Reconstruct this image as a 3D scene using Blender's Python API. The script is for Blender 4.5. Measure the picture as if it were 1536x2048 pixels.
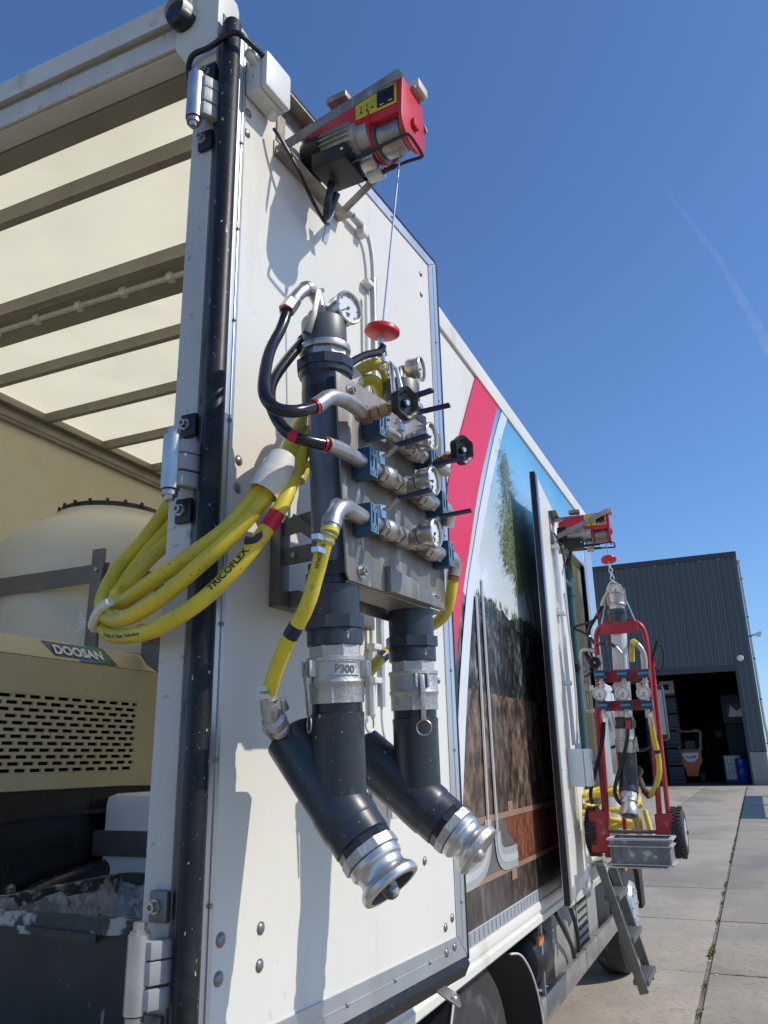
import bpy, bmesh, math, random
from mathutils import Vector, Matrix, noise as mnoise
V = Vector
R = math.radians
PI = math.pi
rnd = random.Random(7)
for o in list(bpy.data.objects): bpy.data.objects.remove(o)
scn = bpy.context.scene
COL = scn.collection

# ------------------------------------------------------------------ camera, light, exposure
cd = bpy.data.cameras.new('camera'); cam = bpy.data.objects.new('camera', cd); COL.objects.link(cam); scn.camera = cam
YAW, PITCH, ROLL, FPX = 0.4154, 0.3044, -0.0216, 1578.6
cy_, sy_, cp_, sp_ = math.cos(YAW), math.sin(YAW), math.cos(PITCH), math.sin(PITCH)
fw = V((-sy_*cp_, cy_*cp_, sp_)); r0 = V((cy_, sy_, 0)); u0 = r0.cross(fw)
rt = r0*math.cos(ROLL) + u0*math.sin(ROLL); up = -r0*math.sin(ROLL) + u0*math.cos(ROLL)
cam.matrix_world = Matrix(((rt.x, up.x, -fw.x, 1.0476), (rt.y, up.y, -fw.y, -1.3082), (rt.z, up.z, -fw.z, 1.6632), (0, 0, 0, 1)))
cd.sensor_fit = 'VERTICAL'; cd.sensor_height = 36.0; cd.lens = FPX/2048*36.0
cd.clip_start = 0.05; cd.clip_end = 9000

TO_SUN = V((1.025, 0.242, 1.05)).normalized()
world = bpy.data.worlds.new('World'); scn.world = world; world.use_nodes = True
wn = world.node_tree.nodes; wl = world.node_tree.links
sky = wn.new('ShaderNodeTexSky'); sky.sky_type = 'NISHITA'; sky.sun_disc = False
sky.sun_elevation = math.asin(TO_SUN.z); sky.sun_rotation = math.atan2(TO_SUN.x, TO_SUN.y)
sky.air_density = 1.0; sky.dust_density = 0.4; sky.ozone_density = 4.0; sky.altitude = 0
bg = wn['Background']; bg.inputs[1].default_value = 0.132
tint = wn.new('ShaderNodeMix'); tint.data_type = 'RGBA'; tint.blend_type = 'MULTIPLY'; tint.inputs[0].default_value = 1.0
tint.inputs[7].default_value = (0.755, 0.955, 1.18, 1)          # clear deep blue spring sky
wl.new(sky.outputs[0], tint.inputs[6]); wl.new(tint.outputs[2], bg.inputs[0])
sl = bpy.data.lights.new('sun', 'SUN'); sun = bpy.data.objects.new('sun', sl); COL.objects.link(sun)
sl.energy = 3.5; sl.angle = R(0.53); sl.color = (1.0, 0.935, 0.82)
sun.rotation_euler = TO_SUN.to_track_quat('Z', 'Y').to_euler(); sun.location = (10, 3, 12)
scn.view_settings.view_transform = 'Standard'; scn.view_settings.look = 'None'
scn.view_settings.exposure = 0.0; scn.view_settings.gamma = 1.0
scn.view_settings.use_curve_mapping = False
scn.cycles.max_bounces = 10; scn.cycles.diffuse_bounces = 5; scn.cycles.transparent_max_bounces = 12

# ------------------------------------------------------------------ frames: rear door (s along door, o out of door, z up)
DX0, DY0, DA = 0.0702, 0.0076, 0.0865
class Frame:
    def __init__(s, o, a):
        s.O = V(o); s.s = V((math.sin(a), math.cos(a), 0)); s.n = V((math.cos(a), -math.sin(a), 0)); s.z = V((0, 0, 1))
    def __call__(s, a, o, z): return s.O + s.s*a + s.n*o + s.z*z
    def d(s, a, o, z): return s.s*a + s.n*o + s.z*z
D = Frame((DX0, DY0, 0), DA)
L2 = Frame((0.15, 2.85, 0), -0.0909)         # side door leaf, s from its free edge to the hinge
Wf = Frame((0, 0, 0), 0)
class Axes:                                     # plain world x,y,z frame
    O = V((0, 0, 0)); s = V((1, 0, 0)); n = V((0, 1, 0)); z = V((0, 0, 1))
    def __call__(s_, a, b, c): return V((a, b, c))
    def d(s_, a, b, c): return V((a, b, c))
A = Axes()

# ------------------------------------------------------------------ mesh builder
class MB:
    def __init__(s): s.v = []; s.f = []
    def add(s, vs, fs):
        b = len(s.v); s.v += [V(x) for x in vs]; s.f += [tuple(b+i for i in f) for f in fs]; return s
    def box(s, F, a0, a1, b0, b1, c0, c1):
        vs = [F(a, b, c) for a in (a0, a1) for b in (b0, b1) for c in (c0, c1)]
        return s.add(vs, [(0,1,3,2),(4,6,7,5),(0,4,5,1),(2,3,7,6),(0,2,6,4),(1,5,7,3)])
    def bar(s, p, q, w, t, up=(0,0,1)):         # flat bar from p to q, w along up, t across
        p, q = V(p), V(q); d = (q-p).normalized(); u = V(up); u = (u-d*u.dot(d)).normalized(); n = d.cross(u)
        vs = [e+u*(w/2*i)+n*(t/2*j) for e in (p, q) for i in (-1, 1) for j in (-1, 1)]
        return s.add(vs, [(0,1,3,2),(4,6,7,5),(0,4,5,1),(2,3,7,6),(0,2,6,4),(1,5,7,3)])
    def tube(s, pts, r, n=12, closed=False, caps=True):
        pts = [V(p) for p in pts]; m = len(pts); rs = r if isinstance(r, (list, tuple)) else [r]*m
        base = len(s.v); T = []
        for i in range(m):
            if closed: t = pts[(i+1) % m]-pts[i-1]
            else: t = pts[min(i+1, m-1)]-pts[max(i-1, 0)]
            T.append(t.normalized())
        u = T[0].orthogonal().normalized(); vs = []
        for i in range(m):
            u = (u-T[i]*u.dot(T[i])).normalized(); w = T[i].cross(u)
            vs += [pts[i]+(u*math.cos(2*PI*k/n)+w*math.sin(2*PI*k/n))*rs[i] for k in range(n)]
        fs = []
        for i in range(m if closed else m-1):
            j = (i+1) % m
            for k in range(n): fs.append((i*n+k, i*n+(k+1) % n, j*n+(k+1) % n, j*n+k))
        if caps and not closed: fs += [tuple(range(n))[::-1], tuple((m-1)*n+k for k in range(n))]
        return s.add(vs, fs)
    def lathe(s, prof, o, ax, n=24, ph=0.0, ref=None, caps=True):     # prof: (t along axis, r)
        o, ax = V(o), V(ax).normalized(); u = ax.orthogonal().normalized() if ref is None else V(ref)
        u = (u-ax*u.dot(ax)).normalized(); w = ax.cross(u); vs = []
        for t, r in prof: vs += [o+ax*t+(u*math.cos(2*PI*k/n+ph)+w*math.sin(2*PI*k/n+ph))*r for k in range(n)]
        m = len(prof); fs = []
        for i in range(m-1):
            for k in range(n): fs.append((i*n+k, i*n+(k+1) % n, (i+1)*n+(k+1) % n, (i+1)*n+k))
        if caps: fs += [tuple(range(n))[::-1], tuple((m-1)*n+k for k in range(n))]
        return s.add(vs, fs)
    def prism(s, poly, ext):
        poly = [V(p) for p in poly]; e = V(ext); n = len(poly)
        return s.add(poly+[p+e for p in poly], [tuple(range(n))[::-1], tuple(range(n, 2*n))]+[(i, (i+1) % n, n+(i+1) % n, n+i) for i in range(n)])
    def poly(s, pts): return s.add(pts, [tuple(range(len(pts)))])
    def dome(s, o, ax, r, h, n=10):
        return s.lathe([(0, r), (h*.45, r*.88), (h*.8, r*.55), (h, r*.12)], o, ax, n)
    def torus(s, c, ax, rr, r, n=24, m=8):
        ax = V(ax).normalized(); u = ax.orthogonal().normalized(); w = ax.cross(u)
        return s.tube([V(c)+(u*math.cos(2*PI*k/n)+w*math.sin(2*PI*k/n))*rr for k in range(n)], r, m, closed=True)

def smooth(pts, k=6):                            # Catmull-Rom
    P = [V(p) for p in pts]; out = []
    for i in range(len(P)-1):
        p0 = P[max(i-1, 0)]; p1 = P[i]; p2 = P[i+1]; p3 = P[min(i+2, len(P)-1)]
        for j in range(k):
            t = j/k
            out.append(.5*((2*p1)+(p2-p0)*t+(2*p0-5*p1+4*p2-p3)*t*t+(3*p1-p0-3*p2+p3)*t**3))
    return out+[P[-1]]

WL = {}
def _place(o, loc, parent):
    o.location = loc
    if parent is not None:
        o.parent = parent; o.matrix_parent_inverse = Matrix.Translation(-WL[parent.name])
    WL[o.name] = V(loc)
def meta(o, label=None, cat=None, group=None, kind=None):
    if label: o['label'] = label
    if cat: o['category'] = cat
    if group: o['group'] = group
    if kind: o['kind'] = kind
    return o
def thing(name, label, cat, loc=(0, 0, 0), group=None):
    o = bpy.data.objects.new(name, None); COL.objects.link(o); o.empty_display_size = .1
    _place(o, V(loc), None); return meta(o, label, cat, group)
def obj(name, mb, m, parent=None, bevel=0, ang=35, label=None, cat=None, group=None, kind=None, flat=False):
    lo = V((min(v.x for v in mb.v), min(v.y for v in mb.v), min(v.z for v in mb.v)))
    hi = V((max(v.x for v in mb.v), max(v.y for v in mb.v), max(v.z for v in mb.v)))
    c = (lo+hi)/2
    if parent is None: c.z = lo.z
    me = bpy.data.meshes.new(name); me.from_pydata([v-c for v in mb.v], [], mb.f)
    b = bmesh.new(); b.from_mesh(me); bmesh.ops.recalc_face_normals(b, faces=b.faces)
    if bevel:
        es = [e for e in b.edges if len(e.link_faces) == 2 and e.calc_face_angle(0) > R(30)]
        bmesh.ops.bevel(b, geom=es, offset=bevel, segments=2, affect='EDGES', profile=.6)
    b.to_mesh(me); b.free()
    if not flat:
        for p in me.polygons: p.use_smooth = True
        me.set_sharp_from_angle(angle=R(ang))
    me.materials.append(m)
    o = bpy.data.objects.new(name, me); COL.objects.link(o); _place(o, c, parent)
    return meta(o, label, cat, group, kind)
def copy_at(o, delta, parent):
    c = o.copy(); COL.objects.link(c); c.location = V(o.location)+V(delta); WL[c.name] = WL[o.name]+V(delta)
    c.parent = parent; return c

# ------------------------------------------------------------------ materials
def mat(name, col, rough=.5, metal=0., var=.12, scale=6., stretch=(1, 1, 1), bump=0., bscale=80., spots=None, rvar=.1, spec=.5, coat=0., trans=0., world=False):
    m = bpy.data.materials.new(name); m.use_nodes = True; nt = m.node_tree; N = nt.nodes; Lk = nt.links
    b = N['Principled BSDF']; b.inputs['Roughness'].default_value = rough; b.inputs['Metallic'].default_value = metal
    b.inputs['Specular IOR Level'].default_value = spec; b.inputs['Coat Weight'].default_value = coat
    tc = N.new('ShaderNodeTexCoord'); mp = N.new('ShaderNodeMapping'); mp.inputs['Scale'].default_value = stretch
    CO = N.new('ShaderNodeNewGeometry').outputs['Position'] if world else tc.outputs['Object']
    Lk.new(CO, mp.inputs[0])
    nz = N.new('ShaderNodeTexNoise'); nz.inputs['Scale'].default_value = scale; nz.inputs['Detail'].default_value = 7; nz.inputs['Roughness'].default_value = .6
    Lk.new(mp.outputs[0], nz.inputs['Vector'])
    rp = N.new('ShaderNodeValToRGB'); c = V(col)
    rp.color_ramp.elements[0].position = .3; rp.color_ramp.elements[1].position = .7
    rp.color_ramp.elements[0].color = (*(c*(1-var)), 1); rp.color_ramp.elements[1].color = (*[min(1, x*(1+var)) for x in c], 1)
    Lk.new(nz.outputs['Fac'], rp.inputs[0]); out = rp.outputs[0]
    for sp in (spots or []):
        sc, th, sw, sc2 = sp['scale'], sp['th'], sp.get('soft', .03), V(sp['col'])
        n2 = N.new('ShaderNodeTexNoise'); n2.inputs['Scale'].default_value = sc; n2.inputs['Detail'].default_value = sp.get('detail', 4)
        mp2 = N.new('ShaderNodeMapping'); mp2.inputs['Scale'].default_value = sp.get('stretch', (1, 1, 1)); mp2.inputs['Location'].default_value = (sc, th*7, 1.3)
        Lk.new(CO, mp2.inputs[0]); Lk.new(mp2.outputs[0], n2.inputs['Vector'])
        r2 = N.new('ShaderNodeValToRGB'); r2.color_ramp.elements[0].position = th; r2.color_ramp.elements[1].position = th+sw
        r2.color_ramp.elements[1].color = (sp.get('amt', 1),)*3+(1,)
        Lk.new(n2.outputs['Fac'], r2.inputs[0])
        mx = N.new('ShaderNodeMix'); mx.data_type = 'RGBA'; Lk.new(r2.outputs[0], mx.inputs[0]); Lk.new(out, mx.inputs[6]); mx.inputs[7].default_value = (*sc2, 1)
        out = mx.outputs[2]
    Lk.new(out, b.inputs['Base Color'])
    if rvar:
        ma = N.new('ShaderNodeMapRange'); ma.inputs[3].default_value = max(.02, rough-rvar); ma.inputs[4].default_value = min(1, rough+rvar)
        Lk.new(nz.outputs['Fac'], ma.inputs[0]); Lk.new(ma.outputs[0], b.inputs['Roughness'])
    if bump:
        nb = N.new('ShaderNodeTexNoise'); nb.inputs['Scale'].default_value = bscale; nb.inputs['Detail'].default_value = 4
        Lk.new(mp.outputs[0], nb.inputs['Vector'])
        bp = N.new('ShaderNodeBump'); bp.inputs['Strength'].default_value = bump; bp.inputs['Distance'].default_value = .004
        Lk.new(nb.outputs['Fac'], bp.inputs['Height']); Lk.new(bp.outputs[0], b.inputs['Normal'])
    if trans:
        tr = N.new('ShaderNodeBsdfTranslucent'); tr.inputs[0].default_value = (*[min(1, x*1.02) for x in c], 1); ms = N.new('ShaderNodeMixShader'); ms.inputs[0].default_value = trans
        Lk.new(out, tr.inputs[0]); Lk.new(b.outputs[0], ms.inputs[1]); Lk.new(tr.outputs[0], ms.inputs[2]); Lk.new(ms.outputs[0], N['Material Output'].inputs[0])
    return m
DUST = (.45, .44, .42)
M = {}
M['panel'] = mat('white_panel', (.755, .73, .655), .38, var=.03, scale=2, spots=[dict(scale=40, th=.70, col=(.45, .42, .36), amt=.35), dict(scale=3, th=.55, soft=.3, col=(.62, .58, .50), amt=.35), dict(scale=5, th=.60, soft=.12, col=(.50, .45, .36), amt=.42, stretch=(1, 1, .10), detail=9), dict(scale=120, th=.73, col=(.30, .27, .22), amt=.7)])
M['inner'] = mat('cream_inner_panel', (.70, .645, .49), .5, var=.06, scale=1.2, spots=[dict(scale=5, th=.62, soft=.2, col=(.40, .36, .28), amt=.3)])
M['roof'] = mat('translucent_roof', (.94, .885, .73), .5, var=.03, scale=2.2, trans=.93, spots=[dict(scale=2.0, th=.55, soft=.3, col=(.74, .69, .56), amt=.45)])
M['alu'] = mat('aluminium', (.66, .68, .71), .38, .85, var=.08, scale=5, stretch=(1, 1, .15), bump=.05)
M['alupost'] = mat('grey_aluminium', (.57, .55, .495), .5, .05, var=.12, scale=9, stretch=(1, 1, .25), spots=[dict(scale=25, th=.66, col=(.20, .20, .19), amt=.6)])
M['steelpost'] = mat('galvanised', (.50, .52, .53), .48, .7, var=.15, scale=12, spots=[dict(scale=14, th=.6, soft=.1, col=(.32, .31, .29), amt=.6)])
M['header'] = mat('painted_header', (.62, .60, .53), .5, var=.08, scale=5, spots=[dict(scale=9, th=.62, soft=.1, col=(.32, .29, .24), amt=.5)])
M['bow'] = mat('roof_bow_steel', (.30, .285, .235), .5, .25, var=.14, scale=6, spots=[dict(scale=12, th=.6, soft=.12, col=(.28, .25, .2), amt=.6)])
M['rubber'] = mat('black_rubber', (.014, .016, .02), .3, var=.3, scale=14, spots=[dict(scale=30, th=.70, col=(.25, .25, .25), amt=.5)])
M['rubberdirty'] = mat('splashed_rubber', (.013, .014, .016), .44, spec=.3, var=.35, scale=10, bump=.15, bscale=40, spots=[dict(scale=70, th=.69, col=(.5, .5, .52), stretch=(1, 1, .5)), dict(scale=150, th=.70, col=(.5, .5, .52), amt=.8), dict(scale=9, th=.6, soft=.15, col=(.06, .058, .055), amt=.6)])
M['blackp'] = mat('black_plastic', (.012, .012, .014), .4, var=.2, scale=10)
M['dark'] = mat('dark_underbody', (.018, .019, .02), .7, var=.3, scale=6)
M['stain'] = mat('stainless_plate', (.29, .265, .23), .48, .6, var=.30, scale=9, stretch=(1, 1, .14), rvar=.18, bump=.10, bscale=50, spots=[dict(scale=16, th=.52, soft=.14, col=(.21, .185, .155), amt=.75, stretch=(1, 1, .16), detail=8), dict(scale=40, th=.62, soft=.06, col=(.50, .48, .45), amt=.6, stretch=(1, 1, .2))])
M['steel'] = mat('stainless_fitting', (.50, .47, .43), .40, .95, var=.14, scale=25, bump=.12, bscale=130, spots=[dict(scale=40, th=.62, soft=.08, col=(.36, .33, .29), amt=.6)])
M['chrome'] = mat('polished_steel', (.58, .56, .53), .27, .95, var=.05, scale=20, rvar=.06)
M['cast'] = mat('cast_aluminium', (.50, .49, .47), .5, .75, var=.12, scale=30, bump=.35, bscale=160, spots=[dict(scale=22, th=.60, soft=.08, col=(.36, .33, .28), amt=.5)])
M['shiny'] = mat('worn_aluminium_coupling', (.63, .615, .59), .38, .95, var=.1, scale=18, spots=[dict(scale=16, th=.60, soft=.1, col=(.45, .42, .36), amt=.6)])
M['pvc'] = mat('dark_grey_pvc', (.030, .036, .046), .34, var=.14, scale=7, spots=[dict(scale=75, th=.70, col=(.5, .5, .5), amt=.8), dict(scale=150, th=.71, col=(.5, .5, .5), amt=.7), dict(scale=18, th=.66, soft=.1, col=(.22, .23, .24), amt=.5, stretch=(1, 1, .3), detail=9), dict(scale=6, th=.62, soft=.2, col=(.11, .12, .13), amt=.4)])
M['pvcg'] = mat('grey_pvc_pipe', (.125, .145, .19), .30, var=.06, scale=5)
M['clamp'] = mat('blue_clamp', (.012, .062, .125), .4, var=.15, scale=12)
M['clampl'] = mat('light_blue_edge', (.12, .26, .40), .4, var=.1, scale=12)
M['lever'] = mat('navy_lever_sleeve', (.010, .016, .075), .35, var=.15, scale=20)
M['yellow'] = mat('yellow_hose', (.70, .545, .03), .44, var=.12, scale=14, spots=[dict(scale=35, th=.60, soft=.08, col=(.36, .28, .06), amt=.6, detail=9), dict(scale=7, th=.50, soft=.2, col=(.46, .39, .09), amt=.6), dict(scale=110, th=.68, col=(.12, .10, .05), amt=.8)])
M['print'] = mat('black_print', (.02, .02, .02), .5, var=.1)
M['blackhose'] = mat('black_hose', (.010, .011, .014), .22, var=.2, scale=20)
M['red'] = mat('red_paint', (.60, .022, .035), .35, var=.08, scale=7, spots=[dict(scale=40, th=.70, col=(.35, .02, .03), amt=.6)])
M['trolley'] = mat('trolley_red', (.40, .022, .032), .38, var=.1, scale=7, spots=[dict(scale=30, th=.66, col=(.34, .16, .15), amt=.6)])
M['capgrey'] = mat('dull_grey_cap', (.13, .13, .125), .45, .4, var=.12, scale=14)
M['rivet'] = mat('dull_rivet', (.26, .25, .25), .38, .7, var=.15, scale=60)
M['channel'] = mat('dark_channel', (.11, .115, .115), .45, .3, var=.25, scale=8, stretch=(1, 1, .15), spots=[dict(scale=30, th=.62, col=(.03, .03, .03), amt=.7, stretch=(1, 1, .3))])
M['cratelip'] = mat('crate_lip', (.46, .46, .455), .5, var=.15, scale=20)
M['can'] = mat('white_canister', (.82, .82, .81), .4, var=.03, scale=3)
M['hingegrey'] = mat('grey_hinge_leaf', (.34, .345, .34), .5, .1, var=.1, scale=12)
M['redd'] = mat('dusty_red_paint', (.42, .03, .035), .5, var=.2, scale=9, spots=[dict(scale=16, th=.58, soft=.1, col=(.45, .36, .35), amt=.5)])
M['redtape'] = mat('red_tape', (.55, .01, .03), .35, var=.1)
M['navytape'] = mat('navy_tape', (.01, .012, .05), .35, var=.1)
M['masking'] = mat('white_wrap_tape', (.70, .68, .60), .6, var=.08, scale=30, stretch=(.3, .3, 1), bump=.5, bscale=60)
M['brass'] = mat('brass', (.32, .20, .10), .38, .9, var=.2, scale=20, spots=[dict(scale=30, th=.6, col=(.17, .11, .07), amt=.6)])
M['zinc'] = mat('zinc_chain', (.66, .67, .68), .3, .95, var=.12, scale=30)
M['dial'] = mat('white_dial', (.80, .80, .77), .25, var=.02, coat=.6)
M['jb'] = mat('light_grey_box', (.70, .71, .69), .45, var=.03, scale=5)
M['stick_y'] = mat('yellow_sticker', (.70, .60, .03), .4, var=.05)
M['white'] = mat('white_print', (.80, .80, .78), .4, var=.03)
M['beige'] = mat('beige_canopy', (.60, .52, .32), .45, var=.05, scale=3, spots=[dict(scale=12, th=.66, col=(.3, .27, .18), amt=.5)])
M['tank'] = mat('milky_tank', (.78, .73, .61), .45, var=.05, scale=2, trans=.15)
M['strap'] = mat('dull_steel_strap', (.20, .185, .165), .5, .6, var=.15, scale=9)
M['mortar'] = mat('mortar_tub', (.040, .041, .038), .55, var=.3, scale=6, spots=[dict(scale=45, th=.68, col=(.42, .42, .40), stretch=(1, 1, .18), amt=.6), dict(scale=14, th=.66, col=(.30, .30, .28), amt=.5)])
M['residue'] = mat('cement_residue', (.27, .275, .28), .7, var=.4, scale=9, bump=.6, bscale=30, spots=[dict(scale=11, th=.44, soft=.22, col=(.50, .51, .53), detail=12), dict(scale=45, th=.52, soft=.10, col=(.62, .63, .65), amt=.7, detail=10), dict(scale=24, th=.60, soft=.06, col=(.03, .033, .036), amt=.8, detail=10)])
M['tubrim'] = mat('crusted_rim', (.05, .05, .045), .7, var=.3, scale=20, bump=.8, bscale=40, spots=[dict(scale=16, th=.55, soft=.06, col=(.40, .39, .36), detail=8)])
M['glass'] = mat('dark_glass', (.02, .025, .03), .08, var=.05)
M['amber'] = mat('amber_lens', (.75, .20, .01), .25, var=.08)
M['tyre'] = mat('tyre_rubber', (.035, .034, .033), .75, var=.2, scale=10, bump=.3, bscale=60, spots=[dict(scale=12, th=.58, soft=.1, col=(.10, .095, .088), amt=.7)])
M['rim'] = mat('grey_rim', (.55, .56, .57), .4, .5, var=.08)
M['plinth'] = mat('dusty_tread_plate', (.62, .585, .50), .6, var=.15, scale=9, spots=[dict(scale=14, th=.58, soft=.1, col=(.3, .28, .24), amt=.6)])
M['railalu'] = mat('scuffed_rail', (.42, .40, .37), .45, .75, var=.2, scale=9, stretch=(1, .3, 1), spots=[dict(scale=15, th=.58, soft=.1, col=(.26, .24, .21), amt=.6)])
M['box'] = mat('grey_side_box', (.33, .32, .29), .55, .2, var=.12, scale=8)
M['crate'] = mat('grey_crate', (.20, .21, .215), .45, var=.08, scale=9, spots=[dict(scale=22, th=.585, soft=.08, col=(.62, .61, .58), amt=.7)])
M['teal'] = mat('teal_pipe', (.035, .12, .13), .4, var=.1)
M['tealint'] = mat('yellow_interior', (.46, .41, .23), .5, var=.06)
M['clearpipe'] = mat('frosted_white_pipe', (.70, .71, .76), .25, var=.03)
M['cab'] = mat('cab_white', (.62, .63, .63), .3, var=.03)
M['ladder'] = mat('ladder_aluminium', (.22, .22, .20), .45, .7, var=.15, scale=10)
M['clad'] = mat('slate_blue_cladding', (.098, .118, .122), .45, var=.05, scale=1, stretch=(1, 1, .1))
M['cladtrim'] = mat('dark_trim', (.05, .055, .06), .5, var=.1)
M['brick'] = mat('grey_brick', (.30, .29, .26), .8, var=.22, scale=3)
M['mortarj'] = mat('brick_mortar', (.36, .35, .33), .9, var=.1)
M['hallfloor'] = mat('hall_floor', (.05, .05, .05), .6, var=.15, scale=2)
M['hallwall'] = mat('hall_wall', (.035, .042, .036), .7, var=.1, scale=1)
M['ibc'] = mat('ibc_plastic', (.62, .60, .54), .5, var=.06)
M['ibc_shaded'] = mat('shaded_ibc_plastic', (.06, .068, .085), .5, var=.06)  # darker copy of the container plastic, the hall's shade put into the colour
M['cage'] = mat('cage_steel', (.36, .36, .35), .5, .6, var=.1)
M['orange'] = mat('orange_paint', (.62, .115, .02), .4, var=.08)
M['bluedrum'] = mat('blue_drum', (.015, .05, .28), .35, var=.1)
M['slab'] = mat('concrete_slab', (.39, .335, .265), .85, var=.12, scale=1.6, bump=.35, bscale=45, world=True, spots=[dict(scale=.55, th=.50, soft=.14, col=(.23, .205, .165), amt=.7, detail=9, stretch=(1, .45, 1)), dict(scale=2.3, th=.66, soft=.05, col=(.17, .155, .135), amt=.5, detail=8), dict(scale=26, th=.55, soft=.10, col=(.22, .195, .16), amt=.6, detail=10), dict(scale=7, th=.60, soft=.12, col=(.24, .21, .17), amt=.5, detail=9), dict(scale=1.1, th=.52, soft=.2, col=(.25, .225, .195), amt=.55), dict(scale=70, th=.68, col=(.42, .39, .35), amt=.6)])
M['soil'] = mat('joint_soil', (.19, .17, .135), .95, var=.3, scale=14, bump=.5, bscale=40)
M['ground'] = mat('yard_concrete', (.42, .345, .25), .9, var=.1, scale=.6)
M['weed'] = mat('green_weed', (.15, .18, .045), .7, var=.4, scale=30)
M['tealglass'] = mat('teal_mirror', (.30, .42, .44), .2, var=.05)

# ------------------------------------------------------------------ setting: sky is the world; ground, slabs
g = MB().add([(-400, -300, -.03), (400, -300, -.03), (400, 500, -.03), (-400, 500, -.03)], [(0, 1, 2, 3)])
ground = obj('ground', g, M['ground'], kind='structure')
sb = MB().box(A, 8.0, 8.1, -60, 60, -.2, -.1)
bed = obj('joint_bed', MB().add([(-9, -6, -.018), (11, -6, -.018), (11, 47, -.018), (-9, 47, -.018)], [(0, 1, 2, 3)]), M['soil'], ground)
SX, SY = 2.0, 2.2
proto = None
jx = [.46+SX*i for i in range(-4, 5)]; jy = [6.19-SY*4+SY*i for i in range(0, 25)]
for i, x in enumerate(jx[:-1]):
    for j, y in enumerate(jy[:-1]):
        if y > 45: continue
        x0, x1 = x+.020, x+SX-.020
        if proto is None:
            mb = MB().box(A, x0, x1, y+.008, y+SY-.008, -.1, 0)
            proto = obj('slab', mb, M['slab'], ground, bevel=.008); P0 = (x0, y)
            proto.location.z -= 0
        else:
            c = copy_at(proto, (x0-P0[0], y-P0[1], rnd.uniform(-.004, .002)), ground)
            c.matrix_parent_inverse = proto.matrix_parent_inverse
            if rnd.random() < .5: c.rotation_euler.z = PI
# weeds in joints
wb = MB()
def tuft(x, y, n, h, w):
    for _ in range(n):
        a = rnd.uniform(0, 2*PI); l = h*rnd.uniform(.6, 1.5); px, py = x+rnd.gauss(0, w*(1 if abs(x-.46) < .1 else 4)), y+rnd.gauss(0, w*(2 if abs(x-.46) < .1 else .6))
        t = rnd.uniform(.2, .9); d = V((math.cos(a), math.sin(a), 0)); q = V((-d.y, d.x, 0))*l*.36; p = V((px, py, -.012))
        m_ = p+d*l*.5*t+V((0, 0, l*.6)); e = p+d*l*t+V((0, 0, l*.75))
        wb.add([p, m_+q, e, m_-q], [(0, 1, 2, 3)])
y = 3.0
while y < 44:
    dn = rnd.random()
    pat = mnoise.noise(V((0, y*1.5, 3)))
    if pat > .05 or y > 14: tuft(.46+rnd.uniform(-.010, .010), y, int(20*rnd.uniform(.4, 1.6)*(2.2 if pat > .22 else .7)), rnd.uniform(.007, .020), .011)
    y += rnd.uniform(.02, .09)
for yy in jy:
    for k in range(22):
        if rnd.random() < .6: tuft(rnd.uniform(-1.5, 2.4), yy, rnd.randint(8, 22), rnd.uniform(.006, .016), .007)
obj('weeds', wb, M['weed'], kind='stuff', flat=True, label='green weeds growing in the joints of the concrete slabs', cat='weeds')
# small pale stones along the joint
pb = MB()
for k in range(46):
    x, yy, r = .46+rnd.gauss(0, .03 if k < 50 else .5), rnd.uniform(4, 22), rnd.uniform(.005, .012)
    pb.lathe([(0, r*.7), (r*.6, r), (r, r*.4)], (x, yy, -.004), (rnd.uniform(-.2, .2), .1, 1), 6)
obj('pebbles', pb, M['white'], kind='stuff', label='pale grit and pebbles scattered along the slab joint', cat='pebbles')

OBJ0 = obj; THING0 = thing
# ------------------------------------------------------------------ warehouse at the back
# drawn at a nominal 37 m, then moved out to its real distance and size
def far(v): v = V(v); return V((1.0476+(v.x-1.0476)*1.248, -1.308+(v.y+1.308)*1.248, v.z*1.208))
def obj(name, mb, *a, **k):
    mb.v = [far(v) for v in mb.v]; return OBJ0(name, mb, *a, **k)
def thing(name, label, cat, loc=(0, 0, 0), group=None): return THING0(name, label, cat, far(loc), group)
WY0 = 37.4
hall = thing('warehouse', 'tall slate blue corrugated warehouse with a wide open dark doorway', 'warehouse', (-5, WY0, 0))
HX1, HZ, OX0, OX1, OZ = 1.50, 10.25, -4.6, .80, 5.05
def clad(x0, x1, z0, z1, y=WY0, flip=1):
    mb = MB(); pts = []; p = .25; n = int(round((x1-x0)/p)); p = (x1-x0)/n
    for i in range(n):
        xx = x0+i*p
        pts += [(xx, 0), (xx+p*.50, 0), (xx+p*.60, -.06), (xx+p*.92, -.06)]
    pts.append((x1, 0))
    vs = [(a, y+b*flip, z) for z in (z0, z1) for a, b in pts]; k = len(pts)
    mb.add(vs, [(i, i+1, k+i+1, k+i) for i in range(k-1)])
    return mb
x = -14.0
while x < HX1-.01:
    x1 = min(x+1.0, HX1)
    z0 = OZ+.16 if x1 > OX0 and x < OX1-.3 else 1.4
    if x < OX1-.3 and x1 > OX1: x1 = OX1
    obj('cladding_panel', clad(x+.004, x1-.004, z0, HZ), M['clad'], hall, flat=True); x = x1
obj('cladding_panel', MB().add([(HX1+.02, WY0, 1.4), (HX1+.02, WY0+40, 1.4), (HX1+.02, WY0+40, HZ), (HX1+.02, WY0, HZ)], [(0,1,2,3)]), M['clad'], hall)
obj('roof_edge', MB().box(A, -14, HX1+.06, WY0-.10, WY0+.05, HZ-.02, HZ+.22), M['cladtrim'], hall, bevel=.02)
obj('corner_trim', MB().box(A, HX1-.03, HX1+.05, WY0-.07, WY0+.06, 1.36, HZ), M['clad'], hall)
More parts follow.
